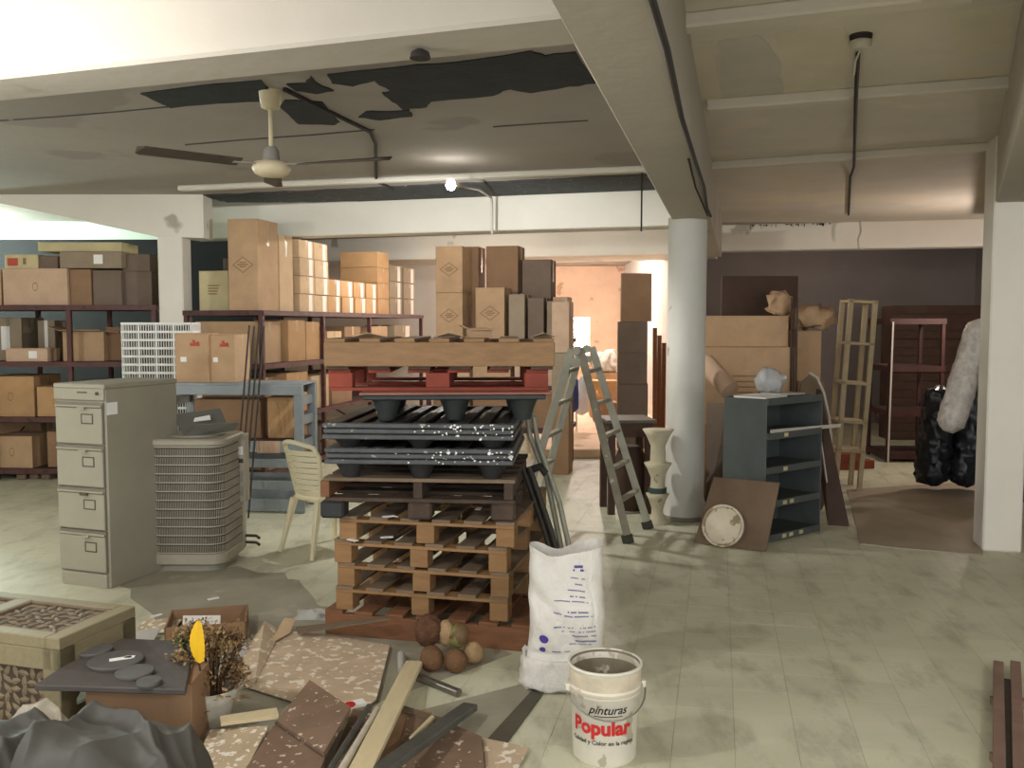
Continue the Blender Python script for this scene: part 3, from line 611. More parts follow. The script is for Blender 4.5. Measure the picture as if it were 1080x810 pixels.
MB().box(HW-.02, HW+.008, .14, .22, .06, HH-.05).build('corner_post', 'ac_beige', t, bevel=.006)
for k, (z0, z1) in enumerate(((.8, .86), (.74, .77), (.6, .68), (.5, .57))): MB().box(HW-.04, HW+.03, .097, .1, z0-.03, z1-.03).build('rating_label', ('paper', 'ac_dark', 'ac_plate', 'ac_plate')[k], t)
for z in (.1, .15): MB().tube([(HW, .2, z), (HW+.09, .19, z), (HW+.12, .16, z-.01)], .011).build('pipe_stub', 'ac_dark', t)
# bent sheet cover lying on it
t = thing('metal_cover', 'bent grey sheet metal cover lying open on the condenser', 'metal cover', (pc.x-.02, pc.y-.02, HH+.015), math.radians(-10))
O2 = t.location; MI = (Matrix.Translation(O2) @ Matrix.Rotation(math.radians(-10), 4, 'Z')).inverted()
def lw(*q): return MI @ (A(*q)-Vector((0, 0, .046)))
MB().sheet([lw(195, 454, 6.34), lw(181, 431, 6.5), lw(232, 424, 6.66), lw(240, 442, 6.56)], .006).build('back_leaf', 'sheet_metal', t)
MB().sheet([lw(195, 455, 6.33), lw(247, 447, 6.36), lw(253, 438, 6.28), lw(207, 441, 6.25)], .006).build('front_leaf', 'sheet_metal', t)
MB().sheet([lw(204, 438, 6.40), lw(205, 434, 6.42), lw(221, 431, 6.47), lw(222, 436, 6.45)], .003).build('paper_label', 'paper', t)
# ---- white slatted plastic crates behind the cabinet
Yc = 8.82; xa, xb = A(128, 370, Yc).x, A(203, 370, Yc).x; Wc = xb-xa; zt = A(165, 340, Yc).z; hc = zt/3
for q in range(3):
    t = thing('plastic_crate', 'white slatted plastic crate, %s of the stack before the left pillar' % ('bottom', 'middle', 'top')[q], 'crate', (xa, Yc, q*hc), math.radians(-3), 'white slatted crates')
    D_ = .25; nr = 7
    for k in range(nr+1):
        z = .012+k*(hc-.024)/nr
        mb = MB(); mb.box(0, Wc, 0, .02, z-.011, z+.011); mb.box(0, Wc, D_-.02, D_, z-.011, z+.011); mb.box(0, .02, .02, D_-.02, z-.011, z+.011); mb.box(Wc-.02, Wc, .02, D_-.02, z-.011, z+.011); mb.build('slat_ring', 'plastic_white', t)
    mb = MB()
    for i in range(0, 29):
        x = i*Wc/28; wd = .018 if i % 7 == 0 else .006
        mb.box(max(0, x-wd/2), min(Wc, x+wd/2), .004, .014, 0, hc-.001); mb.box(max(0, x-wd/2), min(Wc, x+wd/2), D_-.014, D_-.004, 0, hc-.001)
    for i in range(1, 14):
        y = i*D_/14; mb.box(.004, .014, y-.004, y+.004, 0, hc-.001); mb.box(Wc-.014, Wc-.004, y-.004, y+.004, 0, hc-.001)
    stuff(mb.build('grille_bars', 'plastic_white', t))
    MB().box(.05, Wc-.05, .06, D_-.06, .03, hc-.03).build('dark_backing', 'ac_dark', t)  # dark box added inside so the gaps between slats look dark
# ---- blue grey steel rack frame with a carton and rods
Yb = 8.3; xb0, xb1 = A(182, 450, Yb).x, A(318, 450, Yb).x; Wb = xb1-xb0; Db = .42; zt = 1.17
t = thing('steel_frame_rack', 'low blue grey steel rack frame with wide beams', 'rack', (xb0, Yb, 0), math.radians(-4))
for x in (0, Wb):
    for y in (0, Db): MB().box(x-.04, x+.04, y-.03, y+.03, 0, zt).build('post', 'steel_blue', t, bevel=.004)
    for z in (.2, .42, .62, .84, 1.02): MB().box(x-.012, x+.012, .03, Db-.03, z-.04, z+.04).build('end_brace', 'steel_blue', t)
for (z0, z1) in ((zt-.09, zt), (.56, .66), (.42, .5), (.22, .3), (.02, .13)):
    for y in (-.03, Db+.005): MB().box(-.04, Wb+.04, y-.012, y+.02, z0, z1).build('beam', 'steel_blue', t, bevel=.004)
MB().box(-.04, Wb+.04, -.03, Db+.03, zt, zt+.018).build('top_deck', 'steel_blue', t)
MB().box(0, Wb, 0, Db, .655, .67).build('shelf', 'rack_shelf', t)
MB().box(Wb*.68, Wb*.86, -.046, -.043, .555, .665).build('paper_label', 'card_pink', t)
p = A(184, 404, Yb); carton('tan carton with red print standing on the blue grey rack', (A(201, 400, Yb).x, Yb+.2, zt+.018), (.3, .34, .45), .03, 'card_tan', mark='red')
carton('plain bulging tan carton beside the red printed one', (A(235, 400, Yb).x, Yb+.22, zt+.018), (.25, .34, .44), -.12, 'card_tan', mark='red')
carton('brown wooden looking carton inside the blue grey rack', (A(262, 430, Yb+.2).x-.15, Yb+.22, .67), (.62, .3, .36), -.05, 'card_brown', tape=None)
carton('orange brown carton at the right inside the blue grey rack', (A(300, 430, Yb+.2).x, Yb+.22, .67), (.24, .3, .38), -.03, 'card_orange')
for k in range(4):
    top = A(263+k*5.2, 343+(k % 2), Yb-.08); bot = Vector((top.x-.1, Yb-.34, .008))
    tag(MB().tube([bot, top], .009, 6).build('steel_rod', 'pole_dark'), '%s of four thin dark rods leaning on the blue grey rack' % ('leftmost', 'second', 'third', 'rightmost')[k], 'rod', 'leaning steel rods')
# ---- cream plastic armless chair
cp_ = Z(313, 585); t = thing('plastic_chair', 'cream moulded plastic chair with slatted back by the pallets', 'chair', (cp_.x+.2, cp_.y+.16, 0), math.radians(-42))
# local: faces +y, backrest at y=-.2, x -.21.. .21
def bk(x, z): # curved backrest surface
    return Vector((x, -.2-.12*(z-.42)/.44+.09*(abs(x)/.22)**2, z))
nsl = 8
for k in range(nsl):
    z0 = .45+k*.044; z1 = z0+.037; wk = .15+.07*((z0-.42)/.44)
    rg = []
    for i in range(9):
        x = -wk+2*wk*i/8; a, b = bk(x, z0), bk(x, z1); n_ = Vector((0, .012, 0)); rg.append([a, b, b-n_, a-n_])
    MB().rings(rg, True, False).build('back_slat', 'plastic_cream', t)
rim = [bk(-.15-.07*((z-.42)/.44), z) for z in [.42+i*.055 for i in range(7)]]+[bk(x, .8+.06*math.cos(x/.22*1.5)) for x in (-.18, -.12, -.06, 0, .06, .12, .18)]+[bk(.15+.07*((z-.42)/.44), z) for z in [.42+i*.055 for i in range(6, -1, -1)]]
MB().tube(rim, .017, 8).build('back_frame', 'plastic_cream', t)
seat = [(-.21, .22), (.21, .22), (.2, -.1), (.16, -.2), (-.16, -.2), (-.2, -.1)]
MB().prism(seat[::-1], .40, .43).build('seat', 'plastic_cream', t, bevel=.01)
for (x, y, dx_, dy_) in ((-.18, .19, -.03, .04), (.18, .19, .03, .04), (-.15, -.19, -.05, -.1), (.15, -.19, .05, -.1)):
    MB().bar((x, y, .41), (x+dx_, y+dy_, 0), .05, .05, (0, 1, 0), .028, .028).build('leg', 'plastic_cream', t, bevel=.006)
# ---- the stack of pallets
def pallet_wood(label, c, rz, W_, D_, z0, h, mat, nd=6, bottom=False, solid_front=False, blockmat=None, dk=.02):
    t = thing('wooden_pallet', label, 'pallet', (c[0], c[1], z0), rz); bm_ = blockmat or mat
    zb = dk if bottom else 0; zt_ = h-2*dk
    if bottom:
        for x in (-W_/2+.05, 0, W_/2-.05): MB().box(x-.05, x+.05, -D_/2, D_/2, 0, dk).build('bottom_board', mat, t, bevel=.002)
    if solid_front:
        for y in (-D_/2, -.02, D_/2-.04): MB().box(-W_/2, W_/2, y, y+.04, zb, h-dk).build('stringer', mat, t, bevel=.003)
    else:
        for y in (-D_/2, -.05, D_/2-.1):
            for x in (-W_/2, -.05, W_/2-.1):
                MB().box(x, x+.1, y, y+.1, zb, zt_).build('block', bm_, t, bevel=.003)
            MB().box(-W_/2, W_/2, y, y+.1, zt_, zt_+dk).build('stringer_board', mat, t, bevel=.002)
    bw = W_/(nd*1.6)
    for k in range(nd):
        x = -W_/2+bw/2+k*(W_-bw)/(nd-1)
        MB().box(x-bw/2, x+bw/2, -D_/2, D_/2, h-dk, h).build('deck_board', 'wood_worn' if mat == 'wood_new' else mat, t, bevel=.002)
    return t
def front_center(pxl, pxr, Y, rz, D_):
    a, b = A(pxl, 500, Y), A(pxr, 500, Y); c = Vector(((a.x+b.x)/2, Y, 0)); return c+Vector((-math.sin(rz), math.cos(rz), 0))*D_/2
rzp = math.radians(-14)
pallet_wood('orange brown pallet with solid stringers at the bottom of the stack', front_center(336, 558, 4.82, rzp, 1.1), rzp, 1.17, 1.1, 0, .142, 'wood_orange', 7, solid_front=True)
for k, (a, b, r_, lab) in enumerate(((347, 537, -13, 'lowest of the four light wooden block pallets'), (347, 540, -14, 'second lowest light wooden block pallet'), (345, 537, -13, 'third light wooden block pallet, just below the topmost of its kind'), (350, 546, -11, 'topmost light wooden block pallet under the dark one'))):
    rz = math.radians(r_); pallet_wood(lab, front_center(a, b, 4.85, rz, 1.1), rz, .98, 1.1, .142+k*.132, .132, 'wood_new', 6, dk=.017)
z = .142+4*.132
rzd = math.radians(-5); c_ = front_center(332, 546, 4.83, rzd, 1.0); t = thing('wooden_pallet', 'dark weathered wooden pallet on black feet in the stack', 'pallet', (c_.x, c_.y, z), rzd); W_ = 1.06
for y in (-.5, -.06, .38):
    for x in (-W_/2, -.05, W_/2-.13): MB().box(x, x+.13, y, y+.12, 0, .095).build('foot', 'plastic_black' if x < -.2 else 'wood_dark', t, bevel=.012)
for k in range(5): y = -.5+k*.2225; MB().box(-W_/2+.03, W_/2, y, y+.11, .095, .115).build('bottom_board', 'wood_dark', t, bevel=.002)
for x in (-W_/2, -.02, W_/2-.06): MB().box(x, x+.05, -.49, .5, .115, .205).build('stringer', 'wood_orange' if x < -.1 else 'wood_dark', t, bevel=.003)
for k in range(6): y = -.5+k*.178; MB().box(-W_/2+.02, W_/2-.0, y, y+.11, .205, .225).build('deck_board', 'wood_worn' if k == 0 else 'wood_dark', t, bevel=.002)
z -= .015
def plastic_pallet(label, c, rz, W_, D_, z0, feet, deck, mat='plastic_black', cone=False, n_r=3):
    t = thing('plastic_pallet', label, 'pallet', (c[0], c[1], z0), rz)
    for x in (-W_/2+.12, 0, W_/2-.12):
        for y in (-D_/2+.1, 0, D_/2-.1):
            MB().lathe([(.045, 0), (.062, feet*.5), (.085, feet)], 12, (x, y, 0)).build('foot', mat, t)
    if deck > .06:
        for k in range(n_r):
            zz = feet+k*deck/n_r; e = .006*(k % 2)
            for q, (x0, x1, y0, y1) in enumerate(((-W_/2, W_/2, -D_/2, -D_/2+.05), (-W_/2, W_/2, D_/2-.05, D_/2), (-W_/2, -W_/2+.05, -D_/2+.05, D_/2-.05), (W_/2-.05, W_/2, -D_/2+.05, D_/2-.05))):
                MB().box(x0+e, x1-e, y0+e, y1-e, zz+.003, zz+deck/n_r-.003).build('rim_bar', 'plastic_rim', t, bevel=.004)
            MB().box(-W_/2+.02, W_/2-.02, -D_/2+.02, D_/2-.02, zz, zz+.006).build('web', mat, t)
    else:
        MB().box(-W_/2, W_/2, -D_/2, D_/2, feet, feet+deck).build('deck_rim', mat, t, bevel=.006)
    if deck > .06:
        sp_ = MB(); r9 = random.Random(int(z0*977))
        for k in range(46):
            x = min(W_/2-.01, r9.gauss(W_*.28, W_*.16)); zz = feet+r9.uniform(.008, deck-.006); q = r9.uniform(.002, .006)*(1.8 if k % 9 == 0 else 1)
            sp_.add([(x+q*math.cos(j)*r9.uniform(.8, 1.5), -D_/2-.0012, zz+q*math.sin(j)) for j in (0, 1, 2, 3, 4, 5)], [(0, 1, 2, 3, 4, 5)])
        stuff(sp_.build('paint_splashes', 'paper', t))
    for k in range(9):
        x = -W_/2+.06+k*(W_-.12)/8; MB().box(x-.03, x+.03, -D_/2+.05, D_/2-.05, feet+deck-.012, feet+deck-.002).build('deck_slat', mat, t)
    return t
z += .24; rk_ = math.radians(-4)
plastic_pallet('lower black plastic pallet with paint splashes in the stack', front_center(339, 543, 4.78, rk_, 1.1), rk_, 1.01, 1.1, z, .08, .09); z += .17
plastic_pallet('upper black plastic pallet with paint splashes in the stack', front_center(337, 544, 4.76, rk_, 1.1), rk_, 1.02, 1.1, z, .045, .09); z += .135
rk_ = math.radians(3)
plastic_pallet('thin greenish plastic pallet on cone feet under the red one', front_center(384, 576, 4.86, rk_, .95), rk_, .98, .95, z, .115, .03, 'plastic_green'); z += .145
c_ = front_center(382, 580, 4.84, rk_, .95); tag(MB().cbox((c_.x, c_.y, z+.006), (1.02, .97, .012), rk_).build('plywood_sheet', 'pallet_pink', bevel=.002), 'thin pinkish plywood sheet below the red pallet', 'sheet'); z += .012
c_ = front_center(343, 580, 4.97, 0, 1.0)
t = thing('wooden_pallet', 'red painted block pallet second from the top', 'pallet', (c_.x, c_.y, z), math.radians(1)); W_ = 1.2
for y in (-.5, -.05, .4): MB().box(-W_/2, W_/2, y, y+.1, 0, .018).build('bottom_board', 'pallet_red', t, bevel=.002)
for y in (-.5, -.05, .4):
    for x in (-W_/2, -.07, W_/2-.13): MB().box(x, x+.13, y, y+.1, .018, .098).build('block', 'pallet_red', t, bevel=.003)
for k in range(6): x = -W_/2+.06+k*(W_-.12)/5; MB().box(x-.06, x+.06, -.5, .5, .098, .118).build('deck_board', 'pallet_red', t, bevel=.002)
z += .118
c_ = front_center(341, 587, 4.9, 0, 1.0)
t = thing('wooden_pallet', 'topmost pallet with solid light brown front board', 'pallet', (c_.x, c_.y, z), 0); W_ = 1.245; zt = A(460, 357, 4.9).z-z; ZTOP = z+zt
for k in range(6): x = -W_/2+.07+k*(W_-.14)/5; MB().box(x-.06, x+.06, -.48, .5, 0, .018).build('bottom_board', 'wood_dark', t, bevel=.002)
for y in (-.5, 0, .46): MB().box(-W_/2, W_/2, y, y+.04, .018, zt-.02).build('stringer', 'wood_top', t, bevel=.004)
for k in range(7): x = -W_/2+.06+k*(W_-.12)/6; MB().box(x-.055, x+.055, -.5, .5, zt-.02, zt).build('deck_board', 'wood_top', t, bevel=.002)
mb = MB(); v, f = text_mesh('17-05', .05); mb.add([(p[0]+W_*.2, -.5-.001, p[1]+zt*.35) for p in v], f); mb.build('stencil', 'print_brown', t)
def curl(label, pts, th=.004, mat='card_pale'):
    return tag(MB().sheet(pts, th).build('cardboard_scrap', mat), label, 'cardboard')
for k, (x0, x1, yy, lift) in enumerate(((372, 408, 5.2, .03), (456, 492, 5.1, .035), (560, 586, 5.2, .03))):
    a, b = A(x0, 357, yy), A(x1, 357, yy)
    curl('torn pale cardboard piece on the top pallet, %s from the left' % CNT[k], [(a.x, yy, ZTOP+.004), ((a.x+b.x)/2, yy-.08, ZTOP+.02+lift*.3), (b.x, yy, ZTOP+.004), ((a.x+b.x)/2, yy+.2, ZTOP+.012)], .004)
p = A(505, 350, 5.15); carton('small open carton with flaps lying on the top pallet', (p.x, 5.2, ZTOP), (.13, .1, .05), .2, 'card_tan', open_=True)
for k, (px, py, zq) in enumerate(((410, 545, .672), (505, 537, .672), (372, 570, .541), (408, 567, .541))):
    p = Z(px, py, zq); tag(MB().cbox((p.x, p.y, zq+.003), (.07, .03, .004), .4+k).build('paper_scrap', 'paper'), 'white paper scrap, %s of four lying on the light pallets' % CNT[k], 'scrap', 'paper scraps on the pallets')
# ---- folded metal frame leaning on the pallets behind the sack
t = thing('folded_frame', 'folded frame of greenish and dark metal tubes leaning on the pallets', 'metal frame', (0, 0, 0))
yb_ = 5.0
def tb(pts, r, m, nm='tube'): MB().tube([A(*q) for q in pts], r, 8).build(nm, m, t)
tb([(556, 437, 5.5), (559, 460, 5.48), (577, 505, 5.45), (604, 637, 5.4)], .016, 'pole_green'); tb([(563, 440, 5.46), (566, 462, 5.44), (590, 530, 5.38), (614, 640, 5.34)], .016, 'pole_green')
tb([(551, 490, 5.42), (575, 560, 5.36), (598, 640, 5.3)], .02, 'pole_dark'); tb([(558, 492, 5.38), (582, 562, 5.32), (604, 642, 5.26)], .018, 'pole_dark')
tb([(556, 437, 5.5), (560, 434, 5.48), (563, 440, 5.46)], .016, 'pole_green', 'bent_top'); tb([(562, 495, 5.44), (570, 492, 5.42), (576, 500, 5.4)], .024, 'pole_dark', 'clamp')
# ---- step ladder
t = thing('step_ladder', 'worn paint spattered aluminium double step ladder', 'ladder', (0, 0, 0))
nr_f, fr_f = Z(663, 573), Z(684, 558); nl_f, fl_f = Z(542, 572), Z(563, 557)
yn, yf = (nr_f.y+nl_f.y)/2, (fr_f.y+fl_f.y)/2
tnr, tfr = A(612, 368, yn), A(624, 366, yf-.12); tnl, tfl = A(603, 368, yn), A(613, 366, yf-.12)
for (a, b, nm) in ((nr_f, tnr, 'rail'), (fr_f, tfr, 'rail'), (nl_f, tnl, 'rail'), (fl_f, tfl, 'rail')):
    MB().bar(a+Vector((0, 0, .02)), b, .06, .028, (0, 1, 0)).build(nm, 'ladder_alu' if a is not nr_f else 'ladder_worn', t, bevel=.004)
    MB().bar(a, a+(b-a).normalized()*.07, .09, .04, (0, 1, 0)).build('foot', 'pole_dark', t, bevel=.004)
for (na_, nt_, fa_, ft_) in ((nr_f, tnr, fr_f, tfr), (nl_f, tnl, fl_f, tfl)):
    for k in range(1, 6):
        q = k/6+.05; a, b = na_.lerp(nt_, q), fa_.lerp(ft_, q)
        MB().bar(a, b, .05, .028).build('rung', 'ladder_worn', t, bevel=.003)
for (a, b) in ((tnr, tnl), (tfr, tfl)):
    c_ = (a+b)/2; MB().lathe([(.03, -.022), (.036, 0), (.03, .022)], 14, m=Matrix.Translation(c_-Vector((0, 0, .015))) @ Matrix.Rotation(math.pi/2, 4, 'X')).build('hinge', 'ladder_alu', t)
    MB().bar(a-Vector((0, 0, .1)), b-Vector((0, 0, .1)), .03, .05, (0, 0, 1)).build('hinge_plate', 'ladder_alu', t)
# ---- side table and plaster pedestals beside the column
p = Z(676, 540); t = thing('side_table', 'dark wooden side table with dusty grey top by the column', 'table', (p.x-.1, 8.32, 0), .1)
zt = A(676, 441, 8.3).z
MB().box(-.26, .2, -.2, .28, zt-.03, zt).build('table_top', 'strip_dark', t, bevel=.005); MB().box(-.22, .16, -.16, .24, zt-.16, zt-.03).build('apron', 'board_dark', t)
for x in (-.2, .14):
    for y in (-.14, .22): MB().box(x-.03, x+.03, y-.03, y+.03, 0, zt-.03).build('leg', 'board_dark', t)
MB().lathe([(.1, 0), (.16, .2), (.17, .42), (.1, .6)], 16, (.02, .05, .0)).build('turned_post', 'board_dark', t)
z = 0; px = 693
for k, (y0, y1, r0_, rm_, r1_, lab) in enumerate(((553, 520, .095, .05, .1, 'bottom'), (520, 487, .075, .058, .12, 'middle'), (487, 451, .07, .062, .135, 'top flared'))):
    z1 = A(px, y0, 7.9).z if 0 else 0
    h = (y0-y1)/960*7.75; c_ = A(px, 500, 7.75); c_ = Vector((c_.x+.01, 7.78, z))
    t = thing('plaster_vase', '%s pale plaster vase of the stack beside the round column' % lab, 'vase', c_, 0, 'stacked plaster vases')
    MB().lathe([(r0_, 0), (r0_*.95, h*.08), (rm_*1.05, h*.3), (rm_, h*.5), ((rm_+r1_)/2*1.02, h*.8), (r1_, h-.004), (r1_*.8, h-.001)], 20).build('body', 'plaster_vase', t)
    if k == 1: MB().lathe([(r0_+.004, 0.005), (r0_+.004, .05)], 20).build('band', 'vase_band', t)
    z += h
# ---- right store: grey shelving, board, lid
n_, r_, l_ = Z(806, 574), Z(865, 560), Z(767, 553); ex = (r_-n_).normalized(); W_ = (r_-n_).length; D_ = .42; rz = math.atan2(ex.y, ex.x); H_ = A(806, 422, n_.y).z
t = thing('metal_shelving', 'teal grey steel bookcase with four open bays', 'shelving', n_, rz)
MB().box(0, .012, 0, D_, 0, H_).build('side_panel', 'steel_teal', t, bevel=.003); MB().box(W_-.012, W_, 0, D_, 0, H_).build('side_panel', 'steel_teal', t, bevel=.003); MB().box(.012, W_-.012, D_-.01, D_, 0, H_).build('back_panel', 'steel_teal', t)
for k in range(5):
    z = .03+k*(H_-.05)/4; sh = MB().box(.012, W_-.012, .005, D_-.01, z, z+.012).build('shelf', 'steel_teal', t)
    MB().box(.012, W_-.012, -.004, .006, z-.025, z+.03).build('shelf_lip', 'steel_teal', sh, bevel=.002)
    if k < 4:
        for x in ((.3, .42, .6)[:3-k if k < 3 else 1]): MB().box(W_*x, W_*x+.05, -.007, -.004, z-.012, z+.018).build('paper_label', 'card_yellow', sh)
tag(MB().bar(n_+ex*.05+Vector((0, 0, H_*.78)), n_+ex*(W_+.26)+Vector((0, 0, H_*.765)), .006, .03).build('slotted_strip', 'white_edge'), 'thin perforated metal strip across the grey shelving', 'strip')
c0 = n_+ex*.22+Vector((-ex.y, ex.x, 0))*.2; tag(MB().cbox((c0.x-.02, c0.y, H_+.008), (.36, .28, .014), rz+.15).build('paper_sheet', 'paper'), 'flat white papers on top of the grey shelving', 'papers')
c1 = c0+ex*.26; tag(MB().cbox((c1.x, c1.y, H_+.021), (.26, .24, .01), rz-.2).build('plastic_sheet', 'poly_grey'), 'flat greyish plastic sheet right of the white papers on the shelving', 'sheet')
mb = MB().lathe([(.02, 0), (.09, .01), (.11, .04), (.12, .08), (.11, .12), (.09, .16), (.05, .19), (.01, .2)], 26, n_+ex*.42+Vector((-ex.y, ex.x, 0))*.28+Vector((0, 0, H_+.03))); tag(crumple(mb, .035, 16, 3).build('crumpled_bag', 'sack_grey'), 'crumpled white bag on the right of the grey shelving top', 'bag')
# board leaning and paint lid
bl, br = Z(732, 573), Z(808, 583); u = (br-bl); Wd = u.length; u.normalize(); bk_ = Vector((-u.y, u.x, 0)); h = A(746, 505, bl.y).z
tl = bl+u*.1+bk_*.16+Vector((0, 0, h)); tr = br+u*.05+bk_*.16+Vector((0, 0, h*1.0))
tag(MB().sheet([bl+Vector((0, 0, .008)), br+Vector((0, 0, .008)), tr, tl], .012).build('plywood_board', 'board_brown'), 'square brown board leaning against the grey shelving', 'board')
lc = (bl+br)/2-u*.06-bk_*.03; rl = .165; til = math.radians(72)
m = Matrix.Translation(lc+bk_*.055+Vector((0, 0, rl*math.sin(til)+.004))) @ Matrix.Rotation(math.atan2(u.y, u.x), 4, 'Z') @ Matrix.Rotation(til, 4, 'X')
t = thing('round_cover', 'round white paint spattered bucket lid leaning on the brown board', 'lid', (0, 0, 0))
MB().lathe([(.14, -.004), (.145, .004), (.14, .008)], 32, m=m).build('disc', 'lid_white', t); MB().lathe([(.14, -.008), (rl, -.008), (rl, .018), (.15, .018), (.145, .006)], 32, m=m, caps=False).build('rim', 'lid_white', t)
# cartons behind the shelving
Yq = 8.7
def big(label, x0, x1, y0, y1, Y, dep, mat, zb, **k): return cart(label, x0, x1, y0, y1, Y, dep, mat, zb, **k)
big('large tan carton panel behind the grey shelving, lower one', 744, 838, 366, 425, 8.75, .3, 'card_tan', .75, mark='lines', rz=-.05)
big('big brown carton on the floor carrying the tan ones', 744, 838, 420, 520, 8.75, .5, 'card_brown', 0, rz=-.05)
z_ = A(790, 366, 8.75).z
big('upper large tan carton behind the grey shelving', 744, 831, 333, 366, 8.85, .3, 'card_tan', z_, rz=-.05)
z_ = A(790, 333, 8.85).z
tag(MB().box(A(766, 310, 9.3).x, A(848, 310, 9.3).x, 9.5, 9.53, A(800, 333, 9.5).z-.6, A(800, 291, 9.5).z).build('plywood_board', 'board_dark'), 'dark brown panel standing behind the upper tan carton', 'panel')

big('carton standing behind the two large tan ones', 770, 845, 360, 520, 9.25, .4, 'card_dark', 0)
big('narrow upright tan carton beside the large ones', 840, 866, 349, 402, 8.95, .3, 'card_tan', A(850, 402, 8.95).z)
big('brown carton below the narrow upright one', 840, 868, 402, 520, 8.95, .3, 'card_brown', 0)
z_ = A(850, 349, 8.95).z
for k, (px, py, rx_, lab) in enumerate(((856, 338, .2, 'brown paper bundle lying on the narrow upright carton'), (822, 325, .1, 'small crumpled paper bundle on the upper large carton'))):
    c_ = A(px, py, 9.1 if k == 0 else 9.0); zz = (z_ if k == 0 else A(790, 333, 8.85).z)
    mb = MB().lathe([(.02, 0), (rx_*.8, .0), (rx_*.95, .03), (rx_, .07), (rx_, .11), (rx_*.95, .15), (rx_*.7, .19), (rx_*.4, .21), (.01, .22)], 26, (0, 0, 0)); crumple(mb, .06, 13, k+2)
    lo = min(p[2] for p in mb.v); mb.v = [(p[0]*1.1+c_.x, p[1]*.7+c_.y, p[2]-lo+zz) for p in mb.v]
    tag(mb.build('paper_bundle', 'card_tan'), lab, 'bundle')
for k in range(4):
    a = A(834+k*1.6, 333, 8.72); tag(MB().bar((a.x, 8.72, A(834, 333, 8.85).z-.0), (a.x-.01, 8.74, A(834, 316-3*(k % 2), 8.75).z), .012, .02).build('wood_lath', 'board_dark'), '%s of the dark laths standing by the upper carton' % CNT[k], 'lath', 'dark laths') if 0 else None
for k in range(3):
    x_ = A(836, 400, 8.74).x+k*.022-.03; tag(MB().bar((x_, 8.68, .0), (x_+.004*k, 8.71, A(836, 314+4*(k % 2), 8.7).z), .016, .02).build('wood_lath', 'board_dark'), '%s of three dark laths standing between the carton stacks' % ('left', 'middle', 'right')[k], 'lath', 'dark laths')
# rolled cardboard and brown sheet left of the shelving
a, b = A(748, 372, 8.4), A(766, 400, 8.2); tag(MB().tube([A(744, 382, 8.45), A(770, 412, 8.15)], .09, 14).build('cardboard_roll', 'card_pink'), 'rolled tube of cardboard leaning behind the round column', 'roll')
tag(MB().sheet([Z(746, 560)+Vector((.12, .62, .01)), Z(768, 560)+Vector((.12, .6, .01)), A(768, 425, 8.4), A(745, 425, 8.5)], .012).build('brown_sheet', 'card_dark'), 'brown cardboard sheet between column and grey shelving', 'sheet')
# leaning boards on the right side of the shelving
tag(MB().sheet([Z(884, 562)+Vector((0, .25, .01)), Z(904, 560)+Vector((-.02, .12, .01)), A(866, 412, 8.0), A(850, 405, 8.2)], .018).build('dark_board', 'board_dark'), 'dark narrow board leaning against the right side of the grey shelving', 'board')
tag(MB().bar(Z(882, 552)+Vector((-.02, .05, .01)), A(866, 466, 7.72), .03, .01, (1, 0, 0)).build('white_strip', 'white_edge'), 'thin white strip leaning beside the dark board', 'strip')
mb = MB(); pts = []
for k in range(16):
    a = k/16*2*math.pi; pts.append((math.cos(a)*.18, math.sin(a)*.63))
c_ = A(858, 420, 8.05); c_.z = .645; mm = Matrix.Translation(c_) @ Matrix.Rotation(.2, 4, 'Z') @ Matrix.Rotation(math.radians(-4), 4, 'Y')
t = thing('oval_board', 'oval brown board with pale rim standing behind the grey shelving', 'board', (0, 0, 0))
MB().sheet([mm @ Vector((p[0], 0, p[1])) for p in pts], .012).build('panel', 'wood_worn', t)
MB().tube([mm @ Vector((p[0]*1.03, 0, p[1]*1.03)) for p in pts[:5]], .012, 6).build('rim', 'white_edge', t)
# tall narrow tan shelf, leaning to the right
b0_ = Z(886, 517); Yt = b0_.y; t = thing('narrow_shelf', 'tall narrow tan shelf unit leaning slightly to the right', 'shelf', (A(881, 515, Yt).x, Yt, 0), -.1, ry=math.radians(3.3))
H_ = 1.98; Wn = .24; Dn = .34
for x in (0, Wn):
    for y in (0, Dn): MB().box(x-.024, x+.024, y-.022, y+.022, 0, H_).build('post', 'shelf_tan', t, bevel=.003)
for z in (.42, .72, 1.12, 1.53, H_-.02):
    s_ = MB().box(-.024, Wn+.024, -.022, Dn+.022, z-.014, z+.014).build('shelf', 'shelf_tan', t, bevel=.003)
# red rack in the store
Yk = 11.3; x0 = A(938, 400, Yk).x; x1 = A(992, 400, Yk).x
zs = [A(960, y, Yk).z for y in (336, 386, 433, 478)]
rack('rusty red rack with empty shelves in the storeroom', (x0, Yk, 0), -.05, x1-x0, .7, zs, (0, x1-x0), mat='rack_rust', ps=.045, edge=.07)
tag(MB().bar((x0-.01, Yk-.05, .0), (x0+.01, Yk-.045, 1.75), .02, .01, (0, 1, 0)).build('white_tube', 'white_edge'), 'thin pale strip standing against the red rack post', 'strip')
for k, (px, py, w_) in enumerate(((902, 492, .3), (912, 497, .28), (905, 485, .3))):
    c_ = Z(px, 500); tag(MB().cbox((c_.x+(0, .12, .02)[k], c_.y+.35+(0, .1, 0)[k], .05+(0, 0, .1)[k]), (w_, .16, .098), .1*k).build('brick', 'brick_red', bevel=.006), '%s red clay block behind the tan shelf' % ('left lower', 'right lower', 'upper')[k], 'block', 'red clay blocks')
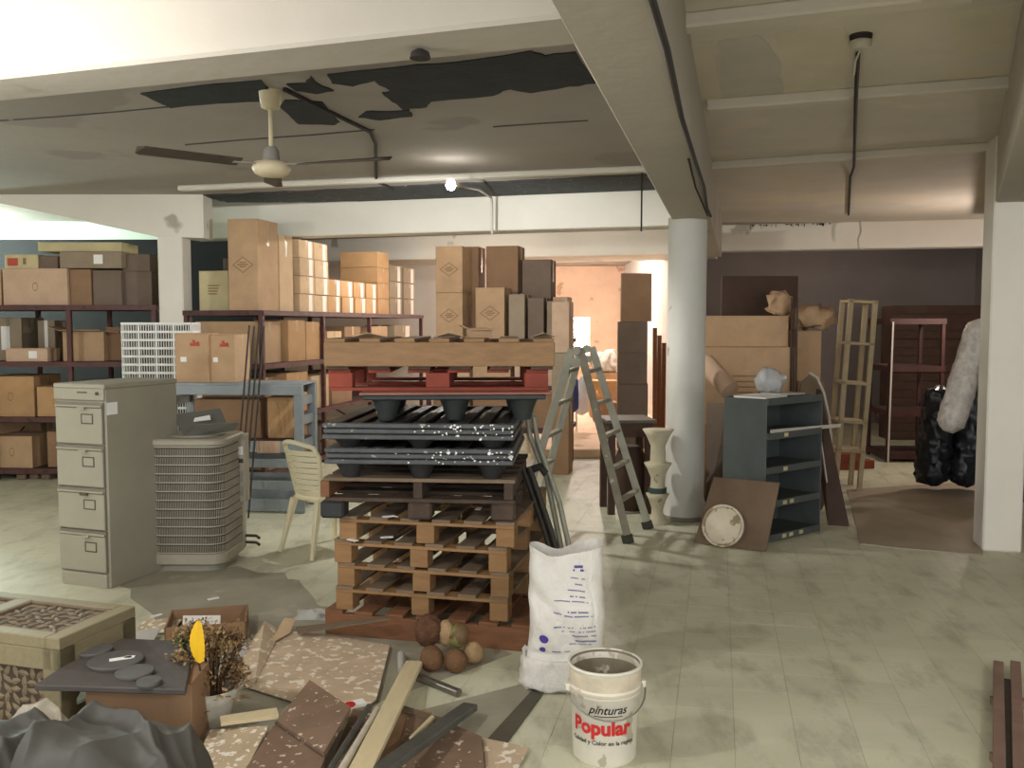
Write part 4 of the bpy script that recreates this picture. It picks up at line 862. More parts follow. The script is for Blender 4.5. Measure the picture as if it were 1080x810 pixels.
for k in range(4):
    t = thing('dark_crate', 'wide dark wooden crate, %s of the stack at the back of the storeroom' % ('bottom', 'second', 'third', 'top')[k], 'crate', (A(1000, 400, 13.6).x, 13.7, k*.5), 0, 'dark crates in the storeroom')
    MB().box(-.9, .75, -.19, .2, 0, .499).build('body', 'board_dark', t, bevel=.006)
    for j in range(4): MB().box(-.9, .75, -.2, -.19, .01+j*.123, .12+j*.123).build('slat', 'board_dark', t, bevel=.003)
# wrapped rolls by the right pillar
def blob(a, b, r, n=32, seg=30, amp=.05, sc=7, seed=0, flat=1.):
    a, b = Vector(a), Vector(b); d = b-a; x = d.cross(Vector((0, 1, 0))).normalized(); y = x.cross(d).normalized(); rg = []
    for i in range(seg+1):
        q = i/seg; k = 1-.75*abs(2*q-1)**14
        rg.append([a+d*q+(x*math.cos(2*math.pi*j/n)+y*flat*math.sin(2*math.pi*j/n))*r*k for j in range(n)])
    return crumple(MB().rings(rg), amp, sc, seed)
Yw = 9.3
tag(blob(Vector((A(983, 480, Yw).x, Yw, .06)), A(992, 408, Yw+.1), .16, amp=.045, sc=17, seed=1).build('black_bag_roll', 'poly_black'), 'left black plastic wrapped roll standing in the storeroom', 'roll', 'black wrapped rolls')
tag(blob(Vector((A(1015, 480, Yw).x, Yw, .06)), A(1030, 385, Yw+.1), .16, amp=.045, sc=17, seed=5).build('black_bag_roll', 'poly_black'), 'right black plastic wrapped roll next to the pillar', 'roll', 'black wrapped rolls')
tag(blob(A(1000, 455, Yw-.3), A(1036, 338, Yw-.05), .135, amp=.018, sc=16, seed=8).build('wrapped_roll', 'poly_clear'), 'pale roll wrapped in clear plastic leaning on the black ones', 'roll')
t = thing('dark_locker', 'dark blue grey locker peeking out right of the pillar', 'locker', (A(1076, 400, 8.7).x, 8.7, 0))
MB().box(0, .8, .02, .5, 0, 2.15).build('body', 'wall_navy', t, bevel=.006)
for k in range(2):
    dd = MB().box(.02+k*.385, .395+k*.385, 0, .02, .06, 2.1).build('door', 'wall_navy', t, bevel=.004); MB().box(.05+k*.385, .065+k*.385, -.012, 0, 1.0, 1.12).build('handle', 'sheet_metal', dd)
# cardboard sheet on the floor
P = [Z(893, 517), Z(1030, 508), Z(1037, 586), Z(1000, 583), Z(950, 579), Z(907, 574), Z(903, 555)]
tag(MB().prism(P, .001, .008).build('cardboard_sheet', 'card_floor'), 'large flattened cardboard sheet on the floor by the right pillar', 'cardboard')
# corridor odds
for k, (x0, x1, y0, y1, Y, m_, lab) in enumerate(((624, 652, 402, 425, 15.5, 'card_orange', 'orange lit carton in the corridor'), (628, 652, 425, 446, 14.6, 'card_brown', 'brown carton on the corridor floor'))):
    cart(lab, x0, x1, y0, y1, Y, .5, m_, .12)
mb = blob(A(624, 385, 16.5), A(650, 383, 16.5), .22, amp=.08, sc=5, seed=4); lo = min(p[2] for p in mb.v); tag(mb.build('plastic_heap', 'poly_clear'), 'heap of clear plastic behind the ladder in the corridor', 'plastic')
cart('plain box carrying the clear plastic heap in the corridor', 622, 651, 393, 440, 16.3, .5, 'card_tan', .12)
for k in range(3):
    x = A(691+k*5, 400, 13).x; tag(MB().bar((x, 13+.05*k, .12), (x+.02, 13.2, A(695, 346+8*k, 13).z), .06, .03, (0, 1, 0)).build('wood_plank', 'wood_orange'), '%s upright orange plank between carton column and round column' % CNT[k], 'plank', 'upright orange planks')
c_ = A(608, 430, 13.6); t = thing('cloth_bundle', 'blue and white cloth bundle hanging behind the ladder', 'cloth', (c_.x, 13.6, 0))
p_ = MB().tube([(0, 0, .12), (0, 0, 1.0)], .012); p_.build('stand', 'white_edge', t)
crumple(MB().lathe([(.02, 0), (.09, .05), (.1, .25), (.07, .45), (.02, .55)], 12, (-.05, -.03, .42)), .03, 6, 3).build('blue_cloth', 'jeans', t); crumple(MB().lathe([(.02, 0), (.09, .05), (.1, .3), (.07, .5), (.02, .58)], 12, (.07, 0, .36)), .03, 6, 6).build('white_cloth', 'cloth_white', t)
c_ = A(645, 500, 10.2); tag(MB().cbox((c_.x, 10.3, .06), (.2, .2, .12), .2).build('red_block', 'brick_red', bevel=.006), 'small red block on the floor behind the ladder', 'block')
# ================================================================== CEILING FIXTURES
m0 = Z(285, 96, HS); t = thing('ceiling_fan', 'cream ceiling fan with three dusty dark blades', 'fan', (m0.x, m0.y, 0))
hz = A(286, 178, m0.y).z
MB().lathe([(.035, hz+.21), (.05, HS-.07), (.062, HS-.03), (.065, HS)], 20).build('canopy', 'fan_white', t) if 0 else MB().lathe([(.03, HS-.11), (.055, HS-.1), (.07, HS)], 20).build('canopy', 'fan_white', t)
MB().tube([(0, 0, hz+.1), (0, 0, HS-.08)], .014, 10).build('downrod', 'fan_white', t)
MB().lathe([(.03, hz+.13), (.045, hz+.11), (.05, hz+.06), (.055, hz+.04)], 20).build('yoke_cover', 'fan_grey', t)
MB().lathe([(.06, hz+.045), (.105, hz+.035), (.115, hz+.0), (.1, hz-.03), (.07, hz-.045), (.02, hz-.05)], 28).build('motor', 'fan_white', t)
for d_ in (Vector((-.78, -.63, 0)), Vector((.95, -.3, 0)), Vector((-.24, .97, 0))):
    d_.normalize(); L_ = .76
    base = d_*.1+Vector((0, 0, hz+.02)); n_ = d_.cross(Vector((0, 0, 1)))
    MB().bar(base, d_*.24+Vector((0, 0, hz+.015)), .04, .008, (0, 0, 1)).build('blade_iron', 'fan_grey', t)
    dz = .03
    pts = [d_*.2-n_*.05, d_*L_-n_*.062, d_*(L_+.03)-n_*.02, d_*(L_+.03)+n_*.02, d_*L_+n_*.062, d_*.2+n_*.05]
    MB().sheet([Vector((p.x, p.y, hz+.02+(.012 if i < 3 else -.012))) for i, p in enumerate(pts)], .007).build('blade', 'fan_blade', t)
# bare bulb on its bracket
bp = A(476, 196, 7.9); foot = A(519, 247, 9.75)
t = thing('bulb_bracket', 'glowing bare bulb on a bent conduit bracket', 'lamp', (0, 0, 0))
el = A(519, 209, 9.7)
MB().tube([foot-Vector((0, .0, 0)), Vector((foot.x, 9.74, el.z-.05)), Vector((el.x-.01, 9.66, el.z)), Vector(((el.x+bp.x)/2+.05, 8.8, (el.z+bp.z)/2+.03)), bp+Vector((.05, .16, .03))], .013, 8).build('conduit', 'wire_pale', t)
MB().tube([bp+Vector((.05, .16, .03)), bp+Vector((.015, .06, .01))], .022, 10).build('socket', 'porcelain', t)
MB().lathe([(.005, -.05), (.03, -.04), (.042, -.01), (.038, .02), (.02, .045), (.005, .05)], 16, bp+Vector((0, -.07, 0))).build('glass_bulb', 'bulb', t)
bpy.data.objects['bulb_light'].location = bp+Vector((0, -.07, -.28))
# wires and hanging bits
def wire(label, pts, r=.006, m='wire', name='cable'):
    return tag(MB().tube(pts, r, 6).build(name, m), label, 'cable')
e = .012
wire('black cable run from the fan mount down to the back beam', [Z(300, 92, HS)-Vector((0, 0, e)), Z(345, 115, HS)-Vector((0, 0, e)), Z(390, 137, HS)-Vector((0, 0, e)), Z(396, 150, HS)-Vector((0, 0, e)), Z(397, 190, HS)-Vector((0, 0, e)), Z(415, 198, HS)-Vector((0, 0, e))], .014)
edge = [at_y(cr0, cr1, y) for y in (2.3, 3.0, 4.0, 5.0, 6.0, 7.0, 7.6)]
wire('thick dark cable stapled along the lower edge of the long beam', [(p.x+.006+.01*math.sin(i*2.1), p.y, HB-.008-.006*(i % 2)) for i, p in enumerate(edge)], .012)
wire('thinner cable hanging just beside the thick one on the long beam', [(p.x-.03-.012*math.sin(i*1.7), p.y, HB-.008) for i, p in enumerate(edge[3:])], .006)
ro = Z(908, 36, HS); t = thing('ceiling_rose', 'old porcelain ceiling rose with dangling flex', 'ceiling rose', (ro.x, ro.y, HS))
MB().lathe([(.03, -.07), (.05, -.06), (.055, -.035), (.045, -.03)], 20).build('cup', 'porcelain', t); MB().lathe([(.05, -.03), (.055, 0)], 20).build('base', 'wire', t)
MB().tube([(0, 0, -.07), (-.015, .02, -.12), (-.01, .05, -.18)], .005, 6).build('flex', 'wire_pale', t)
run = [Z(905, 52, HS), Z(903, 90, HS), Z(902, 130, HS), Z(901, 165, HS), Z(897, 185, HS), Z(895, 225, HS)]
wire('dark cable along the ceiling of the right bay below the rose', [p-Vector((0, 0, .02 if i not in (1, 3) else .085)) for i, p in enumerate(run)], .012)
wire('short pale flex hanging before the pink beam', [A(907, 232, 12.2), A(908, 245, 12.2), A(905, 252, 12.2), A(906, 263, 12.2)], .012, 'wire_pale')
wire('thin rod hanging from the ceiling left of the round column', [Z(677, 180, HS), Z(677, 180, HS)-Vector((0, 0, .55))], .008)
tag(MB().lathe([(.012, 0), (.03, -.01), (.035, -.03)], 12, Z(443, 52, HB)+Vector((0, 0, 0.0))).build('ceiling_hook', 'wire'), 'small rusty hook stub under the bright beam', 'hook')
# ================================================================== BUCKET AND SACK
bc = Z(638, 798); t = thing('paint_bucket', 'open white paint bucket with red Popular lettering', 'bucket', (bc.x, bc.y+.02, 0), math.radians(6))
RB, RT, HBk = .126, .142, .385
rr = lambda z: RB+(RT-RB)*z/HBk
MB().lathe([(RB-.012, .0), (RB, .012), (rr(.27), .27), (rr(.27)+.006, .272), (rr(.3)+.007, .30), (rr(.3)+.002, .303), (RT+.002, HBk-.012), (RT+.006, HBk-.01), (RT+.006, HBk), (RT-.003, HBk), (RT-.006, HBk-.02), (rr(.1)-.005, .1), (rr(.03)-.006, .03), (.001, .028)], 48).build('shell', 'bucket_white', t)
MB().lathe([(rr(.28)+.008, .285), (rr(.29)+.012, .29), (rr(.3)+.009, .298)], 48, caps=False).build('collar', 'bucket_dirty', t)
MB().lathe([(RT-.0045, HBk-.004), (RT-.0075, HBk-.05), (rr(.2)-.007, .2), (rr(.05)-.008, .05), (.002, .032)], 48, caps=False).build('dried_paint_lining', 'bucket_inside', t)
MB().lathe([(rr(.31)+.0025, .306), (rr(.33)+.003, .33), (rr(.36)+.003, .362), (rr(.37)+.001, .37)], 48, caps=False).build('paint_crust', 'bucket_dirty', t)
for a in (-.05, math.pi+.05):
    MB().cbox((math.cos(a)*(rr(.29)+.014), math.sin(a)*(rr(.29)+.014), .29), (.02, .035, .03), a).build('handle_ear', 'bucket_white', t, bevel=.004)
hp = [(math.cos(a)*(rr(.29)+.022), math.sin(a)*(rr(.29)+.022)) for a in (0,)]
hpts = []
for k in range(15):
    q = k/14; a = -math.pi*q-.0; hpts.append((math.cos(a)*(RT+.018), math.sin(a)*(RT+.016), .29-.085*math.sin(math.pi*q)))
MB().tube(hpts, .0035, 6).build('wire_handle', 'sheet_metal', t)
def wrap(txt, size, zc, a0, mat, off=0., shear=0., gap=.0015):
    v, f = text_mesh(txt, size, off); x0 = min(p[0] for p in v); x1 = max(p[0] for p in v); mb = MB(); P = []
    for p in v:
        z_ = zc+p[1]; R__ = rr(z_)+gap; a = a0+(p[0]-(x0+x1)/2+shear*p[1])/R__
        P.append((math.sin(a)*R__, -math.cos(a)*R__, z_))
    mb.add(P, f); return mb.build('lettering', mat, t)
wrap('pinturas', .047, .222, -.12, 'ink_black', .0006, .35)
wrap('Popular', .08, .138, -.3, 'ink_red', .0032)
wrap('Calidad y Color en la region', .024, .096, -.28, 'ink_black', .0004)
mb = MB()
for k in range(14):
    a = -.52+k*.06; R__ = rr(.212)+.0015; mb.add([(math.sin(a)*R__, -math.cos(a)*R__, .21), (math.sin(a+.06)*R__, -math.cos(a+.06)*R__, .21), (math.sin(a+.06)*R__, -math.cos(a+.06)*R__, .2135), (math.sin(a)*R__, -math.cos(a)*R__, .2135)], [(0, 1, 2, 3)])
mb.build('underline', 'ink_black', t)
# sack
sb = Z(590, 733); SC = Vector((sb.x+.03, sb.y+.15, 0)); t = thing('woven_sack', 'white woven plastic sack with blue print standing open behind the bucket', 'sack', SC, math.radians(-3))
def sq(a, rx, ry, e=.55):
    c_, s_ = math.cos(a), math.sin(a); return (math.copysign(abs(c_)**e, c_)*rx, math.copysign(abs(s_)**e, s_)*ry)
N_ = 110
def sect(z, rx, ry, cx=0., cy=0.): return [Vector((sq(2*math.pi*k/N_, rx, ry)[0]+cx, sq(2*math.pi*k/N_, rx, ry)[1]+cy, z)) for k in range(N_)]
HSK = .66
secs = []
zz = [0, .01]+[.03+i*.0158 for i in range(40)]
for z in zz:
    q = z/HSK
    if z < .17: rx, ry = .165+.03*math.sin(min(1, z/.1)*1.57), .125+.02*math.sin(min(1, z/.1)*1.57)
    else: rx, ry = .185-.012*q, .135-.02*q-.01*math.sin(q*9)
    if z == 0: rx -= .03; ry -= .03
    secs.append(sect(z, rx, ry, .01*math.sin(q*4)+.012*q, .0))
mb = MB().rings(secs, False); 
def sackdef(p):
    p = Vector(p); q = Vector((p.x*4, p.y*4, p.z*5)); a = .008 if p.z > .2 else .012
    d = noise.noise_vector(q)*a*1.8+noise.noise_vector(q*2.7)*a; cr_ = 1-min(1, abs(noise.noise(Vector((p.x*9+p.z*5, p.y*9, p.z*4-p.x*3))))*7); d += Vector((0, 1 if p.y < 0 else -1, 0))*cr_*.006
    if p.y < 0 and p.z > .18:      # long diagonal fold across the front
        s_ = (p.x+.12)*.75+(p.z-.42)*.66; d.y += .03*math.exp(-(s_/.035)**2)*(1 if p.z < .54 else .4); d.y -= .012*math.exp(-((s_+.06)/.05)**2)
    if p.z > .54:
        d.y += .05*math.exp(-((p.x+.02)/.05)**2)*(p.z-.54)/.12*(1 if p.y < 0 else -.2)
        d.z += (.035*abs(p.x)/.18-.03*math.exp(-((p.x+.05)/.07)**2))*(p.z-.54)/.12
    if p.z < .01: d.z = 0
    return p+d
mb.v = [tuple(sackdef(p)) for p in mb.v]
mb.build('body', 'sack', t)
ins = MB().rings([secs[-1], [p*.985-Vector((0, 0, .02)) for p in secs[-1]], [Vector((p.x*.85, p.y*.7+.02, HSK-.14)) for p in secs[-1]]], False); ins.v = [tuple(sackdef(p)) for p in ins.v]; ins.build('inner_lining', 'sack', t)
MB().prism([(p.x*.75, p.y*.55+.02) for p in secs[10]], HSK-.16, HSK-.14).build('contents', 'sack_grey', t)
def front(x, z): # print sits on the front surface
    rx, ry = .185-.012*z/HSK, .135-.02*z/HSK-.01*math.sin(z/HSK*9); xx = x-(.01*math.sin(z/HSK*4)+.012*z/HSK); e = .55
    c_ = min(.999, (abs(xx)/rx))**(1/e); s_ = math.sqrt(max(0, 1-c_*c_)); p = Vector((x, -ry*s_**e, z)); p = sackdef(p); return p-Vector((0, .004, 0))
def strip(x0, x1, z, h, mat, nm='printed_line'):
    mb = MB(); n = max(2, int((x1-x0)/.008)); 
    for k in range(n):
        if random.random() < .18: continue
        a, b = x0+(x1-x0)*k/n, x0+(x1-x0)*(k+.82)/n
        mb.add([front(a, z-h/2), front(b, z-h/2), front(b, z+h/2), front(a, z+h/2)], [(0, 1, 2, 3)])
    return stuff(mb.build(nm, mat, t))
for (x0, x1, z, h) in ((.03, .1, .53, .005), (.05, .09, .505, .005), (.02, .11, .48, .005), (.03, .1, .455, .006), (-.05, .12, .435, .005), (.0, .11, .39, .007), (-.06, .13, .372, .006), (-.06, .15, .315, .006), (-.02, .15, .295, .005), (-.01, .15, .275, .006), (.05, .15, .25, .008), (.02, .13, .232, .005)): strip(x0, x1, z, h, 'ink_blue')
for (x0, x1, z, h) in ((.045, .085, .585, .012), (.04, .09, .568, .01)): strip(x0, x1, z, h, 'ink_purple', 'printed_logo')
def disc(cx, cz, r, mat):
    mb = MB(); P = [front(cx, cz)]+[front(cx+r*math.cos(k*math.pi/8), cz+r*math.sin(k*math.pi/8)) for k in range(16)]
    mb.add(P, [(0, 1+k, 1+(k+1) % 16) for k in range(16)]); mb.build('printed_emblem', mat, t)
disc(-.105, .262, .02, 'ink_purple'); disc(-.107, .208, .014, 'ink_purple')
strip(-.07, .02, .2, .006, 'ink_blue')
# crumpled foot of the sack
mb = MB().rings([sect(z, rx, ry) for z, rx, ry in ((.0, .19, .145), (.015, .205, .155), (.03, .215, .165), (.045, .205, .158), (.06, .212, .162), (.08, .2, .153), (.1, .207, .158), (.12, .195, .148), (.14, .2, .15), (.155, .186, .138))], False)
mb = crumple(mb, .019, 13, 2); mb.v = [(p[0], p[1], max(.001, p[2])) for p in mb.v]; mb.build('folded_foot', 'sack', t)
# dark strip on the floor
P = [Z(566, 724), Z(576, 728), Z(533, 787), Z(512, 783)]
tag(MB().prism(P[::-1], .0005, .007).build('floor_strip', 'strip_dark'), 'flat dark strip on the floor running to the sack', 'strip')
# ================================================================== COCONUTS
def nut(label, px, py, r, Y, zc, mat, sq_=1.1, amp=.006, name='coconut', hair=0):
    c_ = A(px, py, Y); c_.z = zc; n_ = 20; rg = []
    for i in range(13):
        a = math.pi*i/12; rg.append([Vector((math.cos(2*math.pi*k/n_)*math.sin(a)*r, math.sin(2*math.pi*k/n_)*math.sin(a)*r, -math.cos(a)*r*sq_)) for k in range(n_)])
    mb = crumple(MB().rings(rg), amp, 14, px); lo = min(p[2] for p in mb.v)
    t = thing(name, label, 'coconut', (c_.x, Y, zc-lo), random.uniform(0, 3)); mb.build('nut' if name == 'coconut' else 'husk', mat, t)
    if hair:
        h_ = MB(); rr_2 = random.Random(int(px))
        for k in range(hair):
            v = Vector((rr_2.gauss(0, 1), rr_2.gauss(0, 1), rr_2.gauss(0, 1))).normalized(); w_ = v.cross(Vector((rr_2.random(), rr_2.random(), 1))).normalized()
            h_.add([v*r*.97, v*r*.97+w_*.004, v*r*1.1+w_*rr_2.uniform(-.02, .02)+Vector((0, 0, -.012))], [(0, 1, 2)])
        stuff(h_.build('fibres', mat, t))
    return t
nut('round brown coconut in front on the left', 455, 692, .06, 4.42, 0, 'coco_brown', 1.05); nut('round brown coconut in front in the middle', 481, 693, .058, 4.40, 0, 'coco_brown', 1.02); nut('pale brown coconut at the right end of the heap', 499, 684, .052, 4.52, 0, 'coco_pale', 1.1)
nut('shaggy brown coconut husk resting on the left coconut', 453, 666, .075, 4.53, .085, 'coco_husk', 1.1, .01, 'coconut_husk', 500)
nut('greenish coconut lying on top of the heap', 484, 667, .058, 4.52, .085, 'coco_green', 1.1, .008)
nut('narrow fibrous coconut wedged between husk and green one', 470, 664, .042, 4.52, .09, 'coco_pale', 1.6, .008, 'coconut', 120)
# ================================================================== CARVED TABLE
HT = .43; rc, fc, lc0 = Z(143, 639, HT), Z(62, 674, HT), Z(65, 622, HT)
ea = (rc-fc); Dt = ea.length; ea.normalize(); el_ = Vector((-ea.y, ea.x, 0)); rz = math.atan2(ea.y, ea.x)   # local x: front corner to right corner; y: to the left
t = thing('carved_table', 'olive wooden coffee table with carved lattice panels', 'table', (fc.x, fc.y, 0), rz); Lt = 1.5
fw = .07
MB().box(0, Dt, 0, fw, HT-.05, HT).build('top_rail', 'wood_table', t, bevel=.004); MB().box(0, fw*.9, fw, Lt, HT-.05, HT).build('top_rail', 'wood_table', t, bevel=.004); MB().box(Dt-fw*.9, Dt, fw, Lt, HT-.05, HT).build('top_rail', 'wood_table', t, bevel=.004)
pw = .46
for k in range(3):
    y0 = fw+k*(pw+.08)
    if y0+pw > Lt: break
    MB().box(fw*.9, Dt-fw*.9, y0+pw, min(Lt, y0+pw+.08), HT-.05, HT).build('top_rail', 'wood_table', t, bevel=.004)
    pn_ = MB().box(fw*.9, Dt-fw*.9, y0, y0+pw, HT-.05, HT-.012).build('top_panel', 'carving_ground', t)
    cv = MB(); rr_2 = random.Random(k+3)
    x0_, x1_ = fw*.9+.02, Dt-fw*.9-.02
    cv.box(fw*.9, Dt-fw*.9, y0, y0+.012, HT-.012, HT-.002); cv.box(fw*.9, Dt-fw*.9, y0+pw-.012, y0+pw, HT-.012, HT-.002); cv.box(fw*.9, fw*.9+.012, y0, y0+pw, HT-.012, HT-.002); cv.box(Dt-fw*.9-.012, Dt-fw*.9, y0, y0+pw, HT-.012, HT-.002)
    def leaf(mb, c, a, ln_, wd_, u, v, n):
        d = u*math.cos(a)+v*math.sin(a); e = u*-math.sin(a)+v*math.cos(a)
        P = [c-d*ln_, c-d*ln_*.3+e*wd_, c+d*ln_*.4+e*wd_*.8+d*.0, c+d*ln_+e*wd_*.5, c+d*ln_*.5-e*wd_*.5, c-d*ln_*.3-e*wd_*.7, c+n*.007]
        mb.add(P, [(i, (i+1) % 6, 6) for i in range(6)])
    X, Y_, Zv = Vector((1, 0, 0)), Vector((0, 1, 0)), Vector((0, 0, 1))
    for i in range(7):
        for j in range(8):
            cx_ = x0_+(i+.5)*(x1_-x0_)/7; cy_ = y0+.02+(j+.5)*(pw-.04)/8
            leaf(cv, Vector((cx_, cy_, HT-.0125)), .7*math.sin(i*1.3)+.9*math.cos(j*1.1)+rr_2.uniform(-.3, .3)+(1.57 if (i+j) % 2 else 0), .037, .017, X, Y_, Zv)
    stuff(cv.build('carved_scrolls', 'carving', pn_))
MB().box(0, Dt, 0, .04, HT-.14, HT-.05).build('apron', 'wood_table', t, bevel=.004); MB().box(0, .04, .04, Lt, HT-.14, HT-.05).build('apron', 'wood_table', t, bevel=.004); MB().box(Dt-.04, Dt, .04, Lt, HT-.14, HT-.05).build('apron', 'wood_table', t, bevel=.004)
for (x, y) in ((0, 0), (Dt-.09, 0), (0, Lt-.09), (Dt-.09, Lt-.09)): MB().box(x, x+.09, y, y+.09, 0, HT-.05).build('leg', 'wood_table', t, bevel=.004)
MB().box(.02, .03, .09, Lt-.09, .04, HT-.14).build('side_panel', 'carving_ground', t)
cv = MB(); rr_2 = random.Random(11)
for i in range(30):
    for j in range(6):
        leaf(cv, Vector((.02, .12+i*.044, .06+j*.04)), .8*math.sin(i*.9)+1.1*math.cos(j*1.4)+(1.57 if (i+j) % 2 else 0), .03, .016, Y_, Zv, -X)
stuff(cv.build('carved_scrolls', 'carving', t))
for s in (0, 1): # arched corner brackets of the open end
    x = .09 if s == 0 else Dt-.09; sg = 1 if s == 0 else -1
    MB().prism([(0, 0)], 0, 0) if 0 else MB().add([(x, .01, HT-.14), (x+sg*.16, .01, HT-.14), (x, .01, HT-.3), (x, .03, HT-.14), (x+sg*.16, .03, HT-.14), (x, .03, HT-.3)], [(0, 1, 2), (5, 4, 3), (0, 3, 4, 1), (1, 4, 5, 2), (2, 5, 3, 0)]).build('bracket', 'wood_table', t)
MB().box(.0, Dt, .03, .05, 0.02, .1).build('stretcher', 'wood_table', t)
# ================================================================== SLATE BOARD WITH DISCS ON A CARTON
zb_ = .31
a, b, c_, d_ = Z(36, 722, zb_), Z(196, 727, zb_), Z(205, 676, zb_), Z(112, 672, zb_)
bt = thing('slate_board', 'dark square slate board lying on a carton', 'board', ((a.x+b.x+c_.x+d_.x)/4, (a.y+b.y+c_.y+d_.y)/4, zb_-.025))
O_ = bt.location.copy()
MB().prism([(p.x-O_.x, p.y-O_.y) for p in (a, b, c_, d_)], .0, .024).build('slab', 'slate', bt, bevel=.004)
for k, (px, py, wpx, lab) in enumerate(((85, 675, 24, 'smallest dark stone disc at the far end of the slate board'), (99, 684, 38, 'second dark stone disc on the slate board'), (122, 695, 57, 'largest dark stone disc with a white label'), (142, 707, 40, 'fourth dark stone disc near the plant'), (157, 717, 26, 'small dark stone disc at the near edge of the board'))):
    q = Z(px, py, zb_+.02); r_ = wpx/2/960*q.y; z_ = zb_+(.0 if k != 2 else .0)
    t = thing('stone_disc', lab, 'disc', (q.x, q.y, z_), 0, 'stone discs on the board')
    MB().lathe([(r_*.93, -.001), (r_*.96, .006), (r_, .012+.002*k), (r_*.99, .018), (r_*.95, .02)], 28).build('disc', 'slate_disc', t)
    if k == 2: MB().cbox((.02, .0, .0215), (.085, .03, .002), .45).build('paper_label', 'paper', t); MB().cbox((.05, .02, .0215), (.04, .025, .002), .2).build('paper_label', 'paper', t)
ca, cb_ = Z(75, 728, zb_-.03), Z(186, 730, zb_-.03); carton('brown open carton carrying the slate board', ((ca.x+cb_.x)/2+.03, ca.y+.17, 0), (cb_.x-ca.x, .24, zb_-.026), .02, 'card_brown', tape=None)
# tray carton with papers
q0_, q1_ = Z(176, 683), Z(262, 664)
t = thing('cardboard_tray', 'shallow brown open carton holding a white foam sheet', 'box', (Z(212, 676).x, Z(212, 676).y+.12, 0), math.radians(14))
Wq, Dq, Hq = .42, .32, .1
MB().box(-Wq/2, Wq/2, -Dq/2, Dq/2, 0, .008).build('bottom', 'card_brown', t)
for (x0, x1, y0, y1) in ((-Wq/2, Wq/2, -Dq/2, -Dq/2+.008), (-Wq/2, Wq/2, Dq/2-.008, Dq/2), (-Wq/2, -Wq/2+.008, -Dq/2, Dq/2), (Wq/2-.008, Wq/2, -Dq/2, Dq/2)): MB().box(x0, x1, y0, y1, 0, Hq).build('side', 'card_brown', t)
tag(MB().cbox((t.location.x-.03, t.location.y-.02, .06), (.2, .16, .012), .3, .25, .1).build('foam_sheet', 'paper'), 'white foam sheet inside the brown tray', 'sheet')
for k, (px, py, w_, lab) in enumerate(((168, 664, .22, 'pale greyish cardboard flap beside the carved table'), (150, 676, .16, 'crumpled white packing paper next to the table leg'))):
    q = Z(px, py); tag(MB().sheet([(q.x-w_/2, q.y-.07, .006), (q.x+w_/2, q.y-.09, .006), (q.x+w_/2, q.y+.07, .05), (q.x-w_/2, q.y+.06, .03)], .005).build('cardboard_scrap', ('card_cream', 'poly_grey')[k]), lab, 'scrap')
for k, (px, py) in enumerate(((165, 650), (225, 632), (148, 607), (120, 613), (133, 612), (165, 600), (176, 597))):
    q = Z(px, py); tag(MB().cbox((q.x, q.y, .004), (.05+.02*(k < 2), .025, .006), random.uniform(0, 3)).build('paper_scrap', 'paper'), '%s tiny white scrap on the floor between cabinet and tray' % ('nearest', 'rightmost', 'third', 'fourth', 'fifth', 'sixth', 'farthest')[k], 'scrap', 'white floor scraps')
# ================================================================== GREY PLASTIC SHEETING
def drape(label, name, cx, cy, rx, ry, hmax, mat, seed, n=64, ridge=.05, pw_=2.2, sc=4.5):
    mb = MB(); V = []; F = []
    for i in range(n+1):
        for j in range(n+1):
            u, v = -1+2*i/n, -1+2*j/n; rad = (abs(u)**2.6+abs(v)**2.6)**(1/2.6)
            h = max(0, 1-rad**pw_)**.5*hmax
            x, y = cx+u*rx, cy+v*ry; q = Vector((x*sc, y*sc*.8, seed))
            wrp = noise.noise_vector(q*.6)*.5; q2 = q+wrp
            w1 = noise.noise(q*.55+Vector((2, 3, 1)))*3.2; w2 = noise.noise(q*.9+Vector((7, 1, 4)))*2.4
            f1_ = abs(math.sin(2.1*(x*.7+y*.75)*sc+w1)); f2_ = abs(math.sin(3.4*(x*.8-y*.5)*sc+w2)); f3_ = abs(math.sin(9*(x*.5+y*.9)*sc*.6+w1*2))
            k = min(1, h/(hmax*.35)+.03); z_ = h+(noise.noise(q*.5)*ridge*.7-f1_**.8*ridge*.38-f2_**.8*ridge*.24-f3_*ridge*.07+noise.noise(q*3.1)*ridge*.09)*k
            V.append((x+noise.noise(q)*.03, y+noise.noise(q+Vector((9, 9, 9)))*.03, max(.003, z_)))
    for i in range(n):
        for j in range(n):
            a_ = i*(n+1)+j; F.append((a_, a_+n+1, a_+n+2, a_+1))
    mb.add(V, F, True); o = mb.build(name, mat); tag(o, label, 'sheeting'); s_ = o.modifiers.new('thick', 'SOLIDIFY'); s_.thickness = .002; return o
q = Z(120, 790, .3); drape('crumpled grey plastic sheeting heaped in the bottom left corner', 'plastic_sheeting', q.x-.02, q.y+.0, .34, .36, .47, 'tarp', 2.0, 120, .13, 3.2)
q = Z(10, 800, .25); drape('lower fold of grey plastic sheeting at the left picture edge', 'plastic_sheeting', q.x-.15, q.y+.0, .36, .4, .37, 'tarp', 6.0, 90, .12, 3.2)
q = Z(30, 752, .24); drape('pale translucent plastic bag before the carved table', 'plastic_bag', q.x, q.y+.08, .2, .14, .27, 'tarp_pale', 9.0, 60, .09, sc=9)
